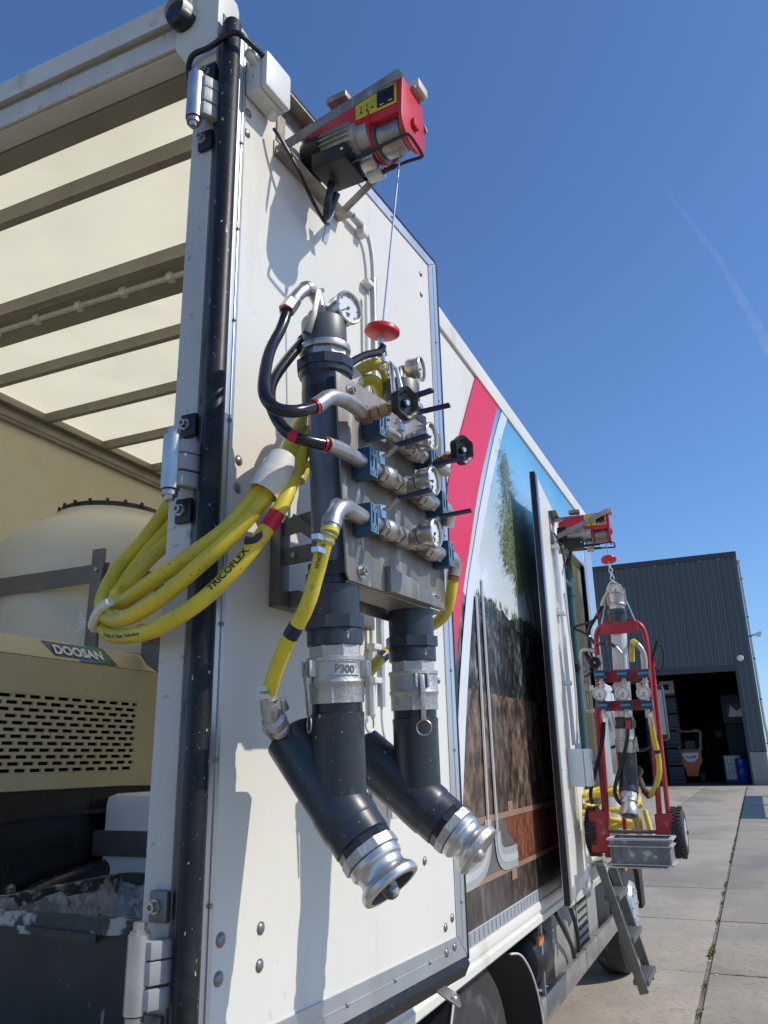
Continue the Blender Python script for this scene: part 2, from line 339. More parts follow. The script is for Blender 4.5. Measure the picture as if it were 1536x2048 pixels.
obj('door_lintel', MB().box(A, OX0, OX1, WY0-.05, WY0+.12, OZ-.12, OZ+.155), M['cladtrim'], hall)
obj('door_jamb', MB().box(A, OX1-.005, OX1+.05, WY0-.062, WY0+.1, 0, OZ), M['cladtrim'], hall)
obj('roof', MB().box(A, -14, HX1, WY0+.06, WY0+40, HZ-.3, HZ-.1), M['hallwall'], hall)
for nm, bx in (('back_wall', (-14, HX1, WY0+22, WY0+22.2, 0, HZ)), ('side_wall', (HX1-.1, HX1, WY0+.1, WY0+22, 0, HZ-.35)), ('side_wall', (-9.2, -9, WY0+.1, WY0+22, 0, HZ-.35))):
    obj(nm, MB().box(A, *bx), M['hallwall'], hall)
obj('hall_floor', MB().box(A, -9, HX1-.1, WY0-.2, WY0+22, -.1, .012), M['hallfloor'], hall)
# brick plinth right of the doorway, each brick its own piece
obj('plinth_core', MB().box(A, OX1+.06, HX1+.02, WY0-.02, WY0+.15, 0, 1.37), M['mortarj'], hall)
obj('plinth_core', MB().box(A, -14, OX0, WY0-.02, WY0+.15, 0, 1.37), M['mortarj'], hall)
bproto = None
for r_ in range(17):
    xx = OX1+.065+(.11 if r_ % 2 else 0)-.11; z = .01+r_*.08
    while xx < HX1:
        a, b_ = max(xx, OX1+.065), min(xx+.21, HX1+.02)
        if b_-a > .18:
            if bproto is None: bproto = obj('brick', MB().box(A, a, b_, WY0-.034, WY0-.015, z, z+.068), M['brick'], hall, bevel=.004); bo = (a, z)
            else: copy_at(bproto, far((a, 0, z))-far((bo[0], 0, bo[1])), hall).matrix_parent_inverse = bproto.matrix_parent_inverse
        xx += .22
# downpipe with brackets, floodlights
dp = obj('downpipe', MB().tube([(HX1+.10, WY0-.02, HZ-.25), (HX1+.13, WY0-.02, HZ-.5), (HX1+.13, WY0-.02, 2.6), (HX1+.16, WY0-.02, 2.2), (HX1+.16, WY0-.02, .1)], .055, 12), M['steelpost'], hall)
for z in (9.1, 7.3, 5.4, 3.6, 1.7): obj('pipe_bracket', MB().lathe([(0, .062), (.05, .062)], (HX1+.13, WY0-.02, z), (0, 0, 1), 12), M['cladtrim'], dp)
obj('gutter_outlet', MB().box(A, HX1+.02, HX1+.17, WY0-.06, WY0+.3, HZ-.35, HZ-.22), M['steelpost'], hall)
fl = obj('floodlight', MB().prism([(HX1+.18, WY0-.3, 6.48), (HX1+.55, WY0-.3, 6.62), (HX1+.60, WY0-.3, 6.50), (HX1+.5, WY0-.3, 6.36)], (0, .22, 0)), M['jb'], hall, bevel=.02)
obj('bracket_arm', MB().bar((HX1, WY0-.2, 6.4), (HX1+.3, WY0-.2, 6.48), .05, .04), M['cladtrim'], fl)
sp = obj('floodlight', MB().lathe([(0, .05), (.05, .12), (.2, .14), (.26, .1)], (1.02, WY0-.05, 5.52), (.3, -1, -.35), 14), M['white'], hall)
# ---- inside the hall
def ibc(x, y, z, m, label, win=False, h=.74):
    t = thing('ibc_container', label, 'container', (x, y, z), 'caged containers stacked in the hall')
    w = .36
    obj('tank', MB().box(A, x-w+.03, x+w-.03, y-.4, y+.4, z+.12, z+h), M[m], t, bevel=.06)
    for k in range(6): obj('cage_bar', MB().tube([(x-w+k*w*.4, y-.42, z+.10), (x-w+k*w*.4, y-.42, z+h+.02)], .012, 6), M['cage' if m == 'ibc' else 'ibc_shaded'], t)
    for k in range(4): obj('cage_bar', MB().tube([(x-w, y-.43, z+.12+k*(h-.12)/3), (x+w, y-.43, z+.12+k*(h-.12)/3)], .012, 6), M['cage' if m == 'ibc' else 'ibc_shaded'], t)
    obj('pallet', MB().box(A, x-w, x+w, y-.42, y+.42, z, z+.09), M['cladtrim'], t)
    if win: obj('label_plate', MB().box(A, x-.13, x+.13, y-.45, y-.435, z+.3, z+.58), M['dark'], t)
yI = 41.0
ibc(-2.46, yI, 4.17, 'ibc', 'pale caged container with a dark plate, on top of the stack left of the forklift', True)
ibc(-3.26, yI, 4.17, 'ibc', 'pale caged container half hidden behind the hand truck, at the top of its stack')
ibc(-2.44, yI, 3.34, 'ibc_shaded', 'shaded caged container directly below the topmost pale one with a plate')
ibc(-2.42, yI, 2.51, 'ibc_shaded', 'shaded caged container third from the top of the stack left of the forklift')
ibc(-2.44, yI, 1.68, 'ibc_shaded', 'shaded caged container level with the forklift roof, fourth from the top of its stack')
ibc(-2.46, yI, .85, 'ibc_shaded', 'shaded caged container second from the floor beside the forklift')
ibc(-2.46, yI, .02, 'ibc_shaded', 'lowest shaded caged container on the floor left of the forklift')
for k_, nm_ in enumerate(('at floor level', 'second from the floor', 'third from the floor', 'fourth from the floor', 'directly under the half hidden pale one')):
    ibc(-3.26, yI, .02+.83*k_, 'ibc_shaded', 'shaded caged container behind the hand truck, '+nm_)
ibc(.06, 41.0, .02, 'ibc', 'white caged container on the floor left of the blue drum', False, 1.22)
t = thing('drum', 'blue plastic drum just inside the right edge of the doorway', 'drum', (.47, 40.2, .012))
obj('body', MB().lathe([(0, .27), (.03, .29), (.34, .29), (.36, .30), (.38, .29), (.74, .29), (.76, .30), (.78, .29), (1.06, .29), (1.09, .26)], (.47, 40.2, .012), (0, 0, 1), 24), M['bluedrum'], t)
obj('lid', MB().lathe([(0, .25), (.02, .24)], (.47, 40.2, 1.10), (0, 0, 1), 24), M['blackp'], t)
t = thing('stacked_machine', 'pale boxed machine with a torn opening stacked on a dark crate by the right wall', 'machine', (.42, 42, .012))
obj('housing', MB().box(A, -.10, 1.05, 41.6, 42.4, 2.75, 4.15), M['hallwall'], t, bevel=.05)
obj('torn_film', MB().box(A, .14, .86, 41.56, 41.59, 3.05, 3.75), M['ibc_shaded'], t, bevel=.01)
obj('film_flap', MB().prism([(.16, 41.5, 3.08), (.8, 41.5, 3.08), (.84, 41.5, 3.55), (.55, 41.5, 3.35), (.3, 41.5, 3.62)], (0, .03, 0)), M['ibc'], t)
obj('crate', MB().box(A, -.05, 1.1, 41.6, 42.4, .012, 2.72), M['dark'], t, bevel=.03)
nb = MB()
for i, (x0, x1) in enumerate(((-1.22, -.80), (-.52, .22), (.54, .92))):
    obj('notice', MB().box(A, x0, x1, WY0+21.95, WY0+21.99, 2.42, 2.92), M['white'], hall)
# forklift
fx, fy = -1.74, 40.6
t = thing('forklift', 'orange forklift truck with its dark cage facing out of the doorway', 'forklift', (fx, fy, .012))
obj('counterweight', MB().prism([(fx-.48, fy, 1.50), (fx+.48, fy, 1.50), (fx+.5, fy, 1.02), (fx+.3, fy, .62), (fx+.26, fy, .3), (fx-.26, fy, .3), (fx-.3, fy, .62), (fx-.5, fy, 1.02)], (0, 1.2, 0)), M['orange'], t, bevel=.04)
sg = obj('badge_plate', MB().prism([(fx-.36, fy-.02, 1.40), (fx+.36, fy-.02, 1.40), (fx+.33, fy-.02, 1.18), (fx+.15, fy-.02, .98), (fx-.15, fy-.02, .98), (fx-.33, fy-.02, 1.18)], (0, .015, 0)), M['jb'], t)
lt = MB()
for k, (a, w, h) in enumerate(((-.2, .05, .07), (-.13, .04, .06), (-.07, .05, .06), (0, .05, .06), (.07, .05, .07), (.14, .03, .1), (.19, .05, .09))): lt.box(A, fx+a, fx+a+w, fy-.026, fy-.022, 1.16, 1.16+h*1.4)
obj('badge_lettering', lt, M['bluedrum'], sg)
cg = MB()
for sx in (-1, 1):
    for q_ in (0, 1): obj('overhead_guard', MB().tube([(fx+sx*.46, fy+(.05, 1.1)[q_], 1.5), (fx+sx*.55, fy+(.2, 1.1)[q_], 2.42)], .035, 8), M['box'], t)
cg = MB()
cg.tube([(fx-.55, fy+.2, 2.42), (fx+.55, fy+.2, 2.42)], .035, 8).tube([(fx-.46, fy+.05, 1.55), (fx+.46, fy+.05, 1.55)], .03, 8)
obj('guard_rail', cg, M['box'], t)
obj('roof_plate', MB().box(A, fx-.55, fx+.55, fy+.2, fy+1.15, 2.42, 2.46), M['dark'], t)
for sx in (-1, 1): obj('tail_light', MB().box(A, fx+sx*.38-.13, fx+sx*.38+.13, fy+.12, fy+.2, 2.44, 2.52), M['red'], t, bevel=.02)
obj('seat', MB().box(A, fx-.25, fx+.25, fy+.4, fy+.6, 1.5, 2.0), M['blackp'], t, bevel=.05)
for sx in (-1, 1): obj('wheel', MB().lathe([(-.1, .2), (-.09, .24), (.09, .24), (.1, .2)], (fx+sx*.42, fy+.35, .25), (1, 0, 0), 16), M['tyre'], t)
obj('mast', MB().box(A, fx-.35, fx-.25, fy+1.5, fy+1.6, .1, 2.4).box(A, fx+.25, fx+.35, fy+1.5, fy+1.6, .1, 2.4), M['dark'], t)

obj = OBJ0; thing = THING0
# steel frame added out of view to cast the shadow on the slabs
rk = thing('shadow_frame', 'bare steel frame added off the right edge to cast the shadow on the slabs', 'shadow_frame', (4.2, 27, 0))
for y in (23.6, 29.6, 35.6):
    for x in (3.55, 5.2): obj('upright', MB().box(A, x-.06, x+.06, y-.06, y+.06, 0, 2.8), M['box'], rk)
    obj('cross_bar', MB().box(A, 3.615, 5.135, y-.25, y+.25, 2.70, 2.80), M['box'], rk)
for x in (3.55, 5.2): obj('long_bar', MB().box(A, x-.28, x+.28, 23.4, 35.8, 2.805, 2.9), M['box'], rk)
# contrail, far above
ctb = MB(); c0, c1 = V((-54.7, 3000, 2367)), V((275, 3000, 1400)); n = 26; L_ = []
for i in range(n+1):
    k = i/n; p = c0.lerp(V((151, 3000, 1858)), k*2) if k < .5 else V((151, 3000, 1858)).lerp(c1, k*2-1)
    L_.append(p)
ctb.tube(L_, [3+21*(k/n)*(1+.22*math.sin(k*2.1)+.15*math.sin(k*5.3)) for k in range(n+1)], 14)
ct = bpy.data.materials.new('thin_cloud'); ct.use_nodes = True; N = ct.node_tree.nodes; Lk = ct.node_tree.links; N.remove(N['Principled BSDF'])
pv = N.new('ShaderNodeVolumePrincipled'); pv.inputs['Color'].default_value = (.95, .95, .95, 1); pv.inputs['Density'].default_value = .0030; pv.inputs['Anisotropy'].default_value = .2
Lk.new(pv.outputs[0], N['Material Output'].inputs['Volume'])
obj('contrail', ctb, ct, kind='stuff', label='faint white vapour trail in the blue sky', cat='contrail')

# ------------------------------------------------------------------ the box truck
truck = thing('box_truck', 'white box truck with printed side panel and open rear and side doors', 'truck', (-1.2, 2.7, 0))
ZT, ZS, LY, W = 3.60, .90, 5.40, 2.47
def part(n, mb, m, p=truck, **k): return obj(n, mb, M[m], p, **k)
OY0, OY1, OZ1, ZF = 3.95, 5.05, 3.17, 1.02
sw = part('side_panel', MB().box(A, -.032, 0, .08, OY0, ZF, ZT-.03), 'panel')
part('side_panel', MB().box(A, -.032, 0, OY1, LY, ZF, ZT-.03), 'panel')
part('side_panel', MB().box(A, -.032, 0, OY0, OY1, OZ1, ZT-.03), 'panel')
part('far_side_wall', MB().box(A, -W, -W+.03, .08, LY, ZF, ZT-.03), 'inner')
part('front_bulkhead', MB().box(A, -W+.03, -.032, LY-.04, LY, ZF, ZT-.03), 'inner')
part('inner_partition', MB().box(A, -W+.03, -.033, 3.55, 3.58, ZF, ZT-.03), 'inner')
part('floor', MB().box(A, -W+.03, -.033, .02, LY-.04, ZF-.1, ZF-.002), 'dark')
part('roof_sheet', MB().box(A, -W+.01, -.01, .07, LY, ZT-.004, ZT+.004), 'roof')
# roof edge profile along the top of the side (white capping with a moulding line)
part('roof_edge_profile', MB().prism([(-.05, .09, ZT+.05), (.012, .09, ZT+.05), (.018, .09, ZT+.02), (.014, .09, ZT-.05), (.003, .09, ZT-.052), (.003, .09, ZT-.03), (-.05, .09, ZT-.028)], (0, LY-.09, 0)), 'panel')
part('roof_edge_profile', MB().box(A, -W-.01, -W+.05, .09, LY, ZT-.03, ZT+.05), 'header')
# header over the rear opening
part('rear_header', MB().box(A, -W, -.055, .0, .064, 3.505, 3.66), 'header', bevel=.006)
part('header_lip', MB().prism([(-W, -.03, 3.66), (-W, .07, 3.675), (-W, .07, 3.662), (-W, -.002, 3.60), (-W, -.03, 3.585)], (W-.05, 0, 0)), 'header')
part('header_strip', MB().box(A, -W, -.05, -.012, -.002, 3.508, 3.575), 'alupost', bevel=.003)
part('header_inner', MB().box(A, -W+.04, -.06, .066, .132, 3.50, 3.59), 'bow')
# corner casting and post
part('corner_cap', MB().prism([(-.11, -.014, 3.50), (-.11, -.014, 3.645), (-.045, -.014, 3.69), (.02, -.014, 3.695), (.028, -.014, 3.66), (.03, -.014, 3.40), (-.05, -.014, 3.40)], (0, .095, 0)), 'header', bevel=.006)
lampb = part('reversing_camera', MB().lathe([(0, .030), (.012, .034), (.06, .034), (.075, .030)], (-.085, -.055, 3.575), (.15, 1, .15), 20), 'blackp')
obj('hood', MB().lathe([(0, .036), (.05, .036)], (-.085, -.058, 3.59), (.15, 1, .15), 20, caps=False), M['alupost'], lampb)
post = part('rear_post', MB().box(A, -.040, .0265, -.008, .085, ZS-.02, 3.52), 'alupost', bevel=.010)
part('rear_post', MB().box(A, -W-.03, -W+.05, -.008, .085, ZS-.02, 3.66), 'alupost', bevel=.012)
part('post_channel', MB().box(A, .028, .043, -.004, .03, 1.0, 3.50), 'channel', bevel=.002); part('post_flange', MB().box(A, .0435, .047, -.014, .03, 1.0, 3.55), 'channel', bevel=.001)
# roof bows
for i, yb in enumerate((.36, .80, 1.27, 1.72, 2.18, 2.63, 3.08, 4.2, 4.8)):
    w = .064
    mb = MB().prism([(-W+.03, yb-w/2, ZT-.008), (-W+.03, yb-w/2+.012, ZT-.035), (-W+.03, yb-.016, ZT-.052), (-W+.03, yb+.016, ZT-.052), (-W+.03, yb+w/2-.012, ZT-.035), (-W+.03, yb+w/2, ZT-.008)], (W-.065, 0, 0))
    bw = part('roof_bow', mb, 'bow')
    if i == 1:
        obj('lashing_rail', MB().box(A, -W+.04, -.06, yb+.046, yb+.062, ZT-.075, ZT-.012).box(A, -W+.04, -.06, yb+.064, yb+.15, ZT-.085, ZT-.072), M['bow'], bw, bevel=.003)
        obj('light_tube', MB().tube([(-W+.1, yb+.05, ZT-.078), (-.1, yb+.05, ZT-.078)], .012, 10), M['alupost'], bw)
        for k in range(8):
            obj('rail_clip', MB().box(A, -.35-k*.24, -.32-k*.24, yb+.034, yb+.066, ZT-.096, ZT-.06), M['header'], bw, bevel=.003)
rl = part('wall_rail', MB().box(A, -W+.031, -W+.06, .1, 3.54, 3.47, ZT-.01).box(A, -W+.031, -W+.10, .1, 3.54, ZT-.05, ZT-.01).box(A, -W+.06, -W+.066, .1, 3.54, 3.49, 3.525), 'bow', bevel=.003)
for k in range(14): obj('rivet', MB().dome((-W+.0605, .3+k*.24, 3.48), (1, 0, 0), .007, .004, 8), M['bow'], rl)
part('inner_cable', MB().tube(smooth([(-.66, .142, 3.59), (-.70, .142, 3.575), (-.74, .142, 3.56), (-.80, .142, 3.555), (-.89, .142, 3.575), (-.95, .142, 3.597)]), .004, 8), 'blackp')

# ---- lower sill of the body
part('sill_rail', MB().prism([(-.05, .1, 1.0), (.006, .1, 1.0), (.012, .1, .985), (.012, .1, .965), (.006, .1, .958), (.006, .1, .948), (.016, .1, .94), (.016, .1, .915), (.0, .1, .90), (-.05, .1, .90)], (0, LY-.1, 0)), 'panel')
part('lower_strip', MB().box(A, -.032, .0, .1, LY, 1.001, ZF-.001), 'panel')

# ---- printed side graphic (flat print, thin layers)
def grad_mat(name, stops, zlo, zhi, noise=0., nscale=3.):
    m = bpy.data.materials.new(name); m.use_nodes = True; N = m.node_tree.nodes; Lk = m.node_tree.links; b = N['Principled BSDF']; b.inputs['Roughness'].default_value = .16
    ge = N.new('ShaderNodeNewGeometry'); sx = N.new('ShaderNodeSeparateXYZ'); mr = N.new('ShaderNodeMapRange'); mr.inputs[1].default_value = zlo; mr.inputs[2].default_value = zhi
    Lk.new(ge.outputs['Position'], sx.inputs[0]); Lk.new(sx.outputs['Z'], mr.inputs[0]); rp = N.new('ShaderNodeValToRGB'); e = rp.color_ramp.elements
    for i, (p, c) in enumerate(stops):
        q = e[i] if i < 2 else e.new(p)
        q.position = p; q.color = (*c, 1)
    if noise:
        nz = N.new('ShaderNodeTexNoise'); nz.inputs['Scale'].default_value = nscale; nz.inputs['Detail'].default_value = 9; Lk.new(ge.outputs['Position'], nz.inputs['Vector'])
        ml = N.new('ShaderNodeMath'); ml.operation = 'MULTIPLY_ADD'; ml.inputs[1].default_value = noise; Lk.new(nz.outputs['Fac'], ml.inputs[0]); Lk.new(mr.outputs[0], ml.inputs[2])
        sb_ = N.new('ShaderNodeMath'); sb_.operation = 'SUBTRACT'; sb_.inputs[1].default_value = noise*.5; Lk.new(ml.outputs[0], sb_.inputs[0]); Lk.new(sb_.outputs[0], rp.inputs[0])
    else: Lk.new(mr.outputs[0], rp.inputs[0])
    Lk.new(rp.outputs[0], b.inputs['Base Color']); return m
def rock_mat(name, cols, scale, stretch):
    m = bpy.data.materials.new(name); m.use_nodes = True; N = m.node_tree.nodes; Lk = m.node_tree.links; b = N['Principled BSDF']; b.inputs['Roughness'].default_value = .22
    tc = N.new('ShaderNodeTexCoord'); mp = N.new('ShaderNodeMapping'); mp.inputs['Scale'].default_value = stretch; Lk.new(tc.outputs['Object'], mp.inputs[0])
    nz = N.new('ShaderNodeTexNoise'); nz.inputs['Scale'].default_value = scale; nz.inputs['Detail'].default_value = 12; nz.inputs['Roughness'].default_value = .72; nz.inputs['Distortion'].default_value = .35
    Lk.new(mp.outputs[0], nz.inputs['Vector']); rp = N.new('ShaderNodeValToRGB'); e = rp.color_ramp.elements
    for i, (p, c) in enumerate(cols):
        q = e[i] if i < 2 else e.new(p)
        q.position = p; q.color = (*c, 1)
    n3 = N.new('ShaderNodeTexNoise'); n3.inputs['Scale'].default_value = scale*.22; n3.inputs['Detail'].default_value = 5; Lk.new(mp.outputs[0], n3.inputs['Vector'])
    vo = N.new('ShaderNodeTexVoronoi'); vo.inputs['Scale'].default_value = scale*.8; Lk.new(mp.outputs[0], vo.inputs['Vector'])
    m1 = N.new('ShaderNodeMix'); m1.inputs[0].default_value = .38; Lk.new(nz.outputs['Fac'], m1.inputs[2]); Lk.new(n3.outputs['Fac'], m1.inputs[3])
    m2 = N.new('ShaderNodeMix'); m2.inputs[0].default_value = .16; Lk.new(m1.outputs[0], m2.inputs[2]); Lk.new(vo.outputs['Distance'], m2.inputs[3])
    Lk.new(m2.outputs[0], rp.inputs[0]); Lk.new(rp.outputs[0], b.inputs['Base Color']); return m
G_sky = grad_mat('print_sky', [(0, (.70, .74, .75)), (1, (.09, .36, .62)), (.45, (.48, .62, .70)), (.75, (.22, .50, .70))], 2.35, 3.57, .25, 1.6)
G_red = mat('print_red', (.78, .015, .045), .28, var=.02); G_wht = mat('print_white', (.74, .77, .82), .22, var=.02)
G_e1 = rock_mat('print_grey_soil', [(.36, (.006, .007, .007)), (.68, (.34, .34, .32)), (.50, (.030, .033, .033)), (.57, (.10, .10, .095))], 30, (1, 1, .6))
G_e2 = rock_mat('print_brown_soil', [(.34, (.012, .009, .008)), (.68, (.38, .30, .235)), (.46, (.06, .040, .030)), (.55, (.18, .122, .088))], 24, (1, 1, .6))
G_e3 = rock_mat('print_orange_soil', [(.34, (.09, .028, .016)), (.70, (.40, .20, .12)), (.52, (.22, .078, .042))], 45, (1, 1, .55))
G_e4 = rock_mat('print_deep_soil', [(.36, (.012, .009, .008)), (.70, (.24, .20, .17)), (.52, (.065, .050, .042))], 22, (1, 1, .5))
G_tr = rock_mat('print_trench', [(.35, (.10, .09, .085)), (.65, (.20, .19, .18))], 6, (1, 1, 1))
G_pl = mat('print_plank', (.34, .21, .14), .3, var=.1); G_pipe = mat('print_pipe', (.40, .41, .41), .25, var=.03); G_pipeh = mat('print_pipe_light', (.54, .55, .545), .25, var=.03)
G_leaf = mat('print_leaf', (.20, .235, .095), .3, var=.45, scale=15); G_leafd = mat('print_leaf_dark', (.05, .07, .03), .3, var=.4, scale=15); G_strp = mat('print_grey_stripe', (.33, .37, .40), .3, var=.03)
def deco(name, m, polys, k):
    mb = MB()
    for pl in polys: mb.poly([(.0015+.0015*k, y, z) for y, z in pl])
    return obj(name, mb, m, sw, flat=True)
inner = [(2.69, 3.57), (2.43, 3.23), (2.20, 2.91), (1.98, 2.53), (1.86, 2.31), (1.72, 1.98), (1.60, 1.55)]
def spl(p): return [(q.x, q.y) for q in smooth([(a, b, 0) for a, b in p], 5)]
innr = spl(inner); outr = spl([(2.28, 3.565), (1.97, 3.13), (1.76, 2.82), (1.58, 2.45), (1.46, 2.1), (1.40, 1.55)])
wo = spl([(2.765, 3.57), (2.53, 3.29), (2.23, 2.86), (2.05, 2.57), (1.91, 2.32), (1.75, 1.89), (1.67, 1.50), (1.62, 1.2), (1.60, 1.05)])
wi = spl([(2.88, 3.57), (2.62, 3.27), (2.33, 2.87), (2.14, 2.57), (2.01, 2.33), (1.85, 1.89), (1.735, 1.50), (1.655, 1.2), (1.61, 1.05)])
def band(a, b):
    n = min(len(a), len(b)); return [[a[i], a[i+1], b[i+1], b[i]] for i in range(n-1)]
def ycut(z):                                      # left limit of the print at height z
    z = min(z, innr[0][1])
    for i in range(len(innr)-1):
        if innr[i][1] >= z >= innr[i+1][1]:
            t = (innr[i][1]-z)/(innr[i][1]-innr[i+1][1]+1e-9); return innr[i][0]+(innr[i+1][0]-innr[i][0])*t
    return 1.5
def layer(z0, z1, y1, n=8, tops=None):
    out = []
    for i in range(n):
        a, b = z0+(z1-z0)*i/n, z0+(z1-z0)*(i+1)/n; out.append([(ycut(a)-.002, a), (y1, a), (y1, b), (ycut(b)-.002, b)])
    return out
deco('sky_print', G_sky, layer(2.30, OZ1, OY0, 10)+layer(OZ1, 3.57, OY1, 5), 1)
deco('grey_soil_print', G_e1, layer(1.94, 2.30, OY0), 1)
ed = [(ycut(2.30), 2.29)]; yy = ycut(2.35)
while yy < OY0: ed.append((yy, 2.36+.02*math.sin(yy*9)+rnd.uniform(-.012, .012))); yy += .03
ed.append((OY0, 2.29)); deco('turf_edge_print', G_e1, [ed], 2)
tb = []
for k in range(160):
    y = rnd.uniform(1.95, 3.9); z = 2.36+rnd.uniform(-.03, .01); h = rnd.uniform(.012, .045); tb.append([(y-.006, z), (y+.006, z), (y+rnd.uniform(-.02, .02), z+h)])
deco('grass_print', G_leaf, tb, 3)['kind'] = 'stuff'
deco('brown_soil_print', G_e2, layer(1.42, 1.94, OY0), 1)
deco('deep_soil_print', G_e4, [[(1.3, 1.055), (OY0, 1.055), (OY0, 1.20), (1.3, 1.20)]], 1)
deco('orange_soil_print', G_e3, [[(1.3, 1.20), (OY0, 1.20), (OY0, 1.42), (1.3, 1.42)]], 1)
deco('trench_print', G_tr, [[(1.3, 1.202), (2.50, 1.202), (2.46, 1.28), (2.36, 1.34), (2.28, 1.40), (2.2, 1.418), (1.3, 1.418)]], 2)
deco('plank_print', G_pl, [[(1.3, 1.41), (OY0, 1.41), (OY0, 1.435), (1.3, 1.435)], [(1.3, 1.19), (OY0, 1.19), (OY0, 1.212), (1.3, 1.212)], [(2.36, 1.435), (2.44, 1.435), (2.44, 1.475), (2.36, 1.475)], [(2.36, 1.15), (2.44, 1.15), (2.44, 1.19), (2.36, 1.19)]], 3)['kind'] = 'stuff'
pl_ = []
for k in range(16):
    c_ = (2.02+rnd.uniform(0, .22), 2.40+rnd.uniform(0, .10)); r_ = rnd.uniform(.02, .045); pl_.append([(c_[0]+r_*math.cos(q_*PI/6), c_[1]+r_*1.2*math.sin(q_*PI/6)) for q_ in range(12)])
sm_ = MB()
for i_, q_ in enumerate(pl_): sm_.poly([(.0036+i_*.00007, a_, b_) for a_, b_ in q_])
obj('steam_print', sm_, G_wht, sw, flat=True, kind='stuff')
deco('white_swoosh', G_wht, band(wo, wi), 4); deco('red_swoosh', G_red, band(outr, innr), 3)
def strip(c, w): 
    a = []; b = []
    for i, (y, z) in enumerate(c):
        q = c[min(i+1, len(c)-1)]; p = c[max(i-1, 0)]; d = V((q[0]-p[0], q[1]-p[1])); d.normalize(); a.append((y-d.y*w/2, z+d.x*w/2)); b.append((y+d.y*w/2, z-d.x*w/2))
    return band(a, b)
pA = spl([(2.055, 2.36), (2.05, 1.9), (2.045, 1.42)]); pB = spl([(2.15, 2.45), (2.155, 1.9), (2.165, 1.36)])
bA = spl([(2.04, 1.42), (2.03, 1.33), (1.97, 1.27), (1.86, 1.24), (1.70, 1.235)]); bB = spl([(2.165, 1.36), (2.18, 1.29), (2.23, 1.255), (2.32, 1.245), (2.46, 1.245)])
deco('pipe_print', G_pipe, strip(pA, .036)+strip(pB, .036)+strip(bA, .09)+strip(bB, .09), 5)['kind'] = 'stuff'
deco('pipe_highlight_print', G_pipeh, strip(pA, .013)+strip(pB, .013)+strip(bA, .03)+strip(bB, .03), 6)['kind'] = 'stuff'
lv = MB(); lv2 = MB()
cl = [(2.72, 3.16, .06, .09), (2.80, 3.06, .09, .10), (2.78, 2.93, .11, .10), (2.70, 2.80, .10, .09), (2.85, 2.86, .09, .10), (2.93, 2.95, .07, .08), (2.66, 2.68, .07, .08), (2.80, 2.70, .08, .08), (2.95, 2.76, .10, .10), (3.05, 2.85, .09, .1), (2.86, 2.58, .06, .08), (3.05, 2.65, .1, .1), (2.78, 3.2, .03, .06), (3.12, 2.98, .05, .06), (3.2, 2.75, .1, .12)]
for cy, cz, ry, rz in cl:
    for k in range(420):
        y, z = cy-.03+rnd.gauss(0, ry*.85), cz+rnd.gauss(0, rz*.72); l = rnd.uniform(.008, .022); a = rnd.uniform(-2.4, -.7); d = (math.cos(a)*l, math.sin(a)*l)
        (lv if rnd.random() < .68 else lv2).poly([(.010+.0004*rnd.random(), y, z), (.0101, y+d[0]*.5-d[1]*.3, z+d[1]*.5+d[0]*.3), (.0101, y+d[0], z+d[1]), (.0101, y+d[0]*.5+d[1]*.3, z+d[1]*.5-d[0]*.3)])
obj('tree_leaves_print', lv, G_leaf, sw, flat=True, kind='stuff'); obj('tree_shade_print', lv2, G_leafd, sw, flat=True, kind='stuff')
deco('tree_trunk_print', G_leafd, strip(spl([(3.10, 2.36), (2.98, 2.55), (2.85, 2.78), (2.80, 3.0)]), .016)+strip(spl([(3.2, 2.36), (3.12, 2.6), (3.05, 2.85)]), .014), 4)['kind'] = 'stuff'
for k in range(50):
    y = 1.2+k*.056
    if y+.05 > OY0: break
    deco('grey_stripe_block', G_strp, [[(y, 1.004), (y+.049, 1.004), (y+.049, 1.05), (y, 1.05)]], 1)

# ---- side compartment seen through the side opening
part('compartment_wall', MB().box(A, -.62, -.60, 3.60, LY-.05, ZF, ZT-.04), 'tealint')
jf = part('side_door_frame', MB().box(A, -.06, .008, OY1-.0, OY1+.05, ZF, OZ1).box(A, -.06, .008, OY0-.02, OY0+.03, ZF, OZ1-.001).box(A, -.06, .0085, OY0+.031, OY1-.001, OZ1-.05, OZ1-.002), 'alu', bevel=.004)
part('front_pillar', MB().box(A, .0005, .012, OY1+.055, LY, ZF, 3.545), 'alu', bevel=.004)
tp_ = part('teal_pipe', MB().tube([(-.12, 5.0, 3.15), (-.12, 5.0, 1.35)], .035, 14).tube([(-.12, 5.0, 2.96), (-.12, 4.5, 2.96)], .03, 14).lathe([(0, .042), (.16, .042)], (-.12, 5.0, 2.88), (0, 0, 1), 14), 'teal')
obj('black_sleeve', MB().lathe([(0, .045), (.06, .045)], (-.12, 5.0, 2.28), (0, 0, 1), 14), M['blackp'], tp_)

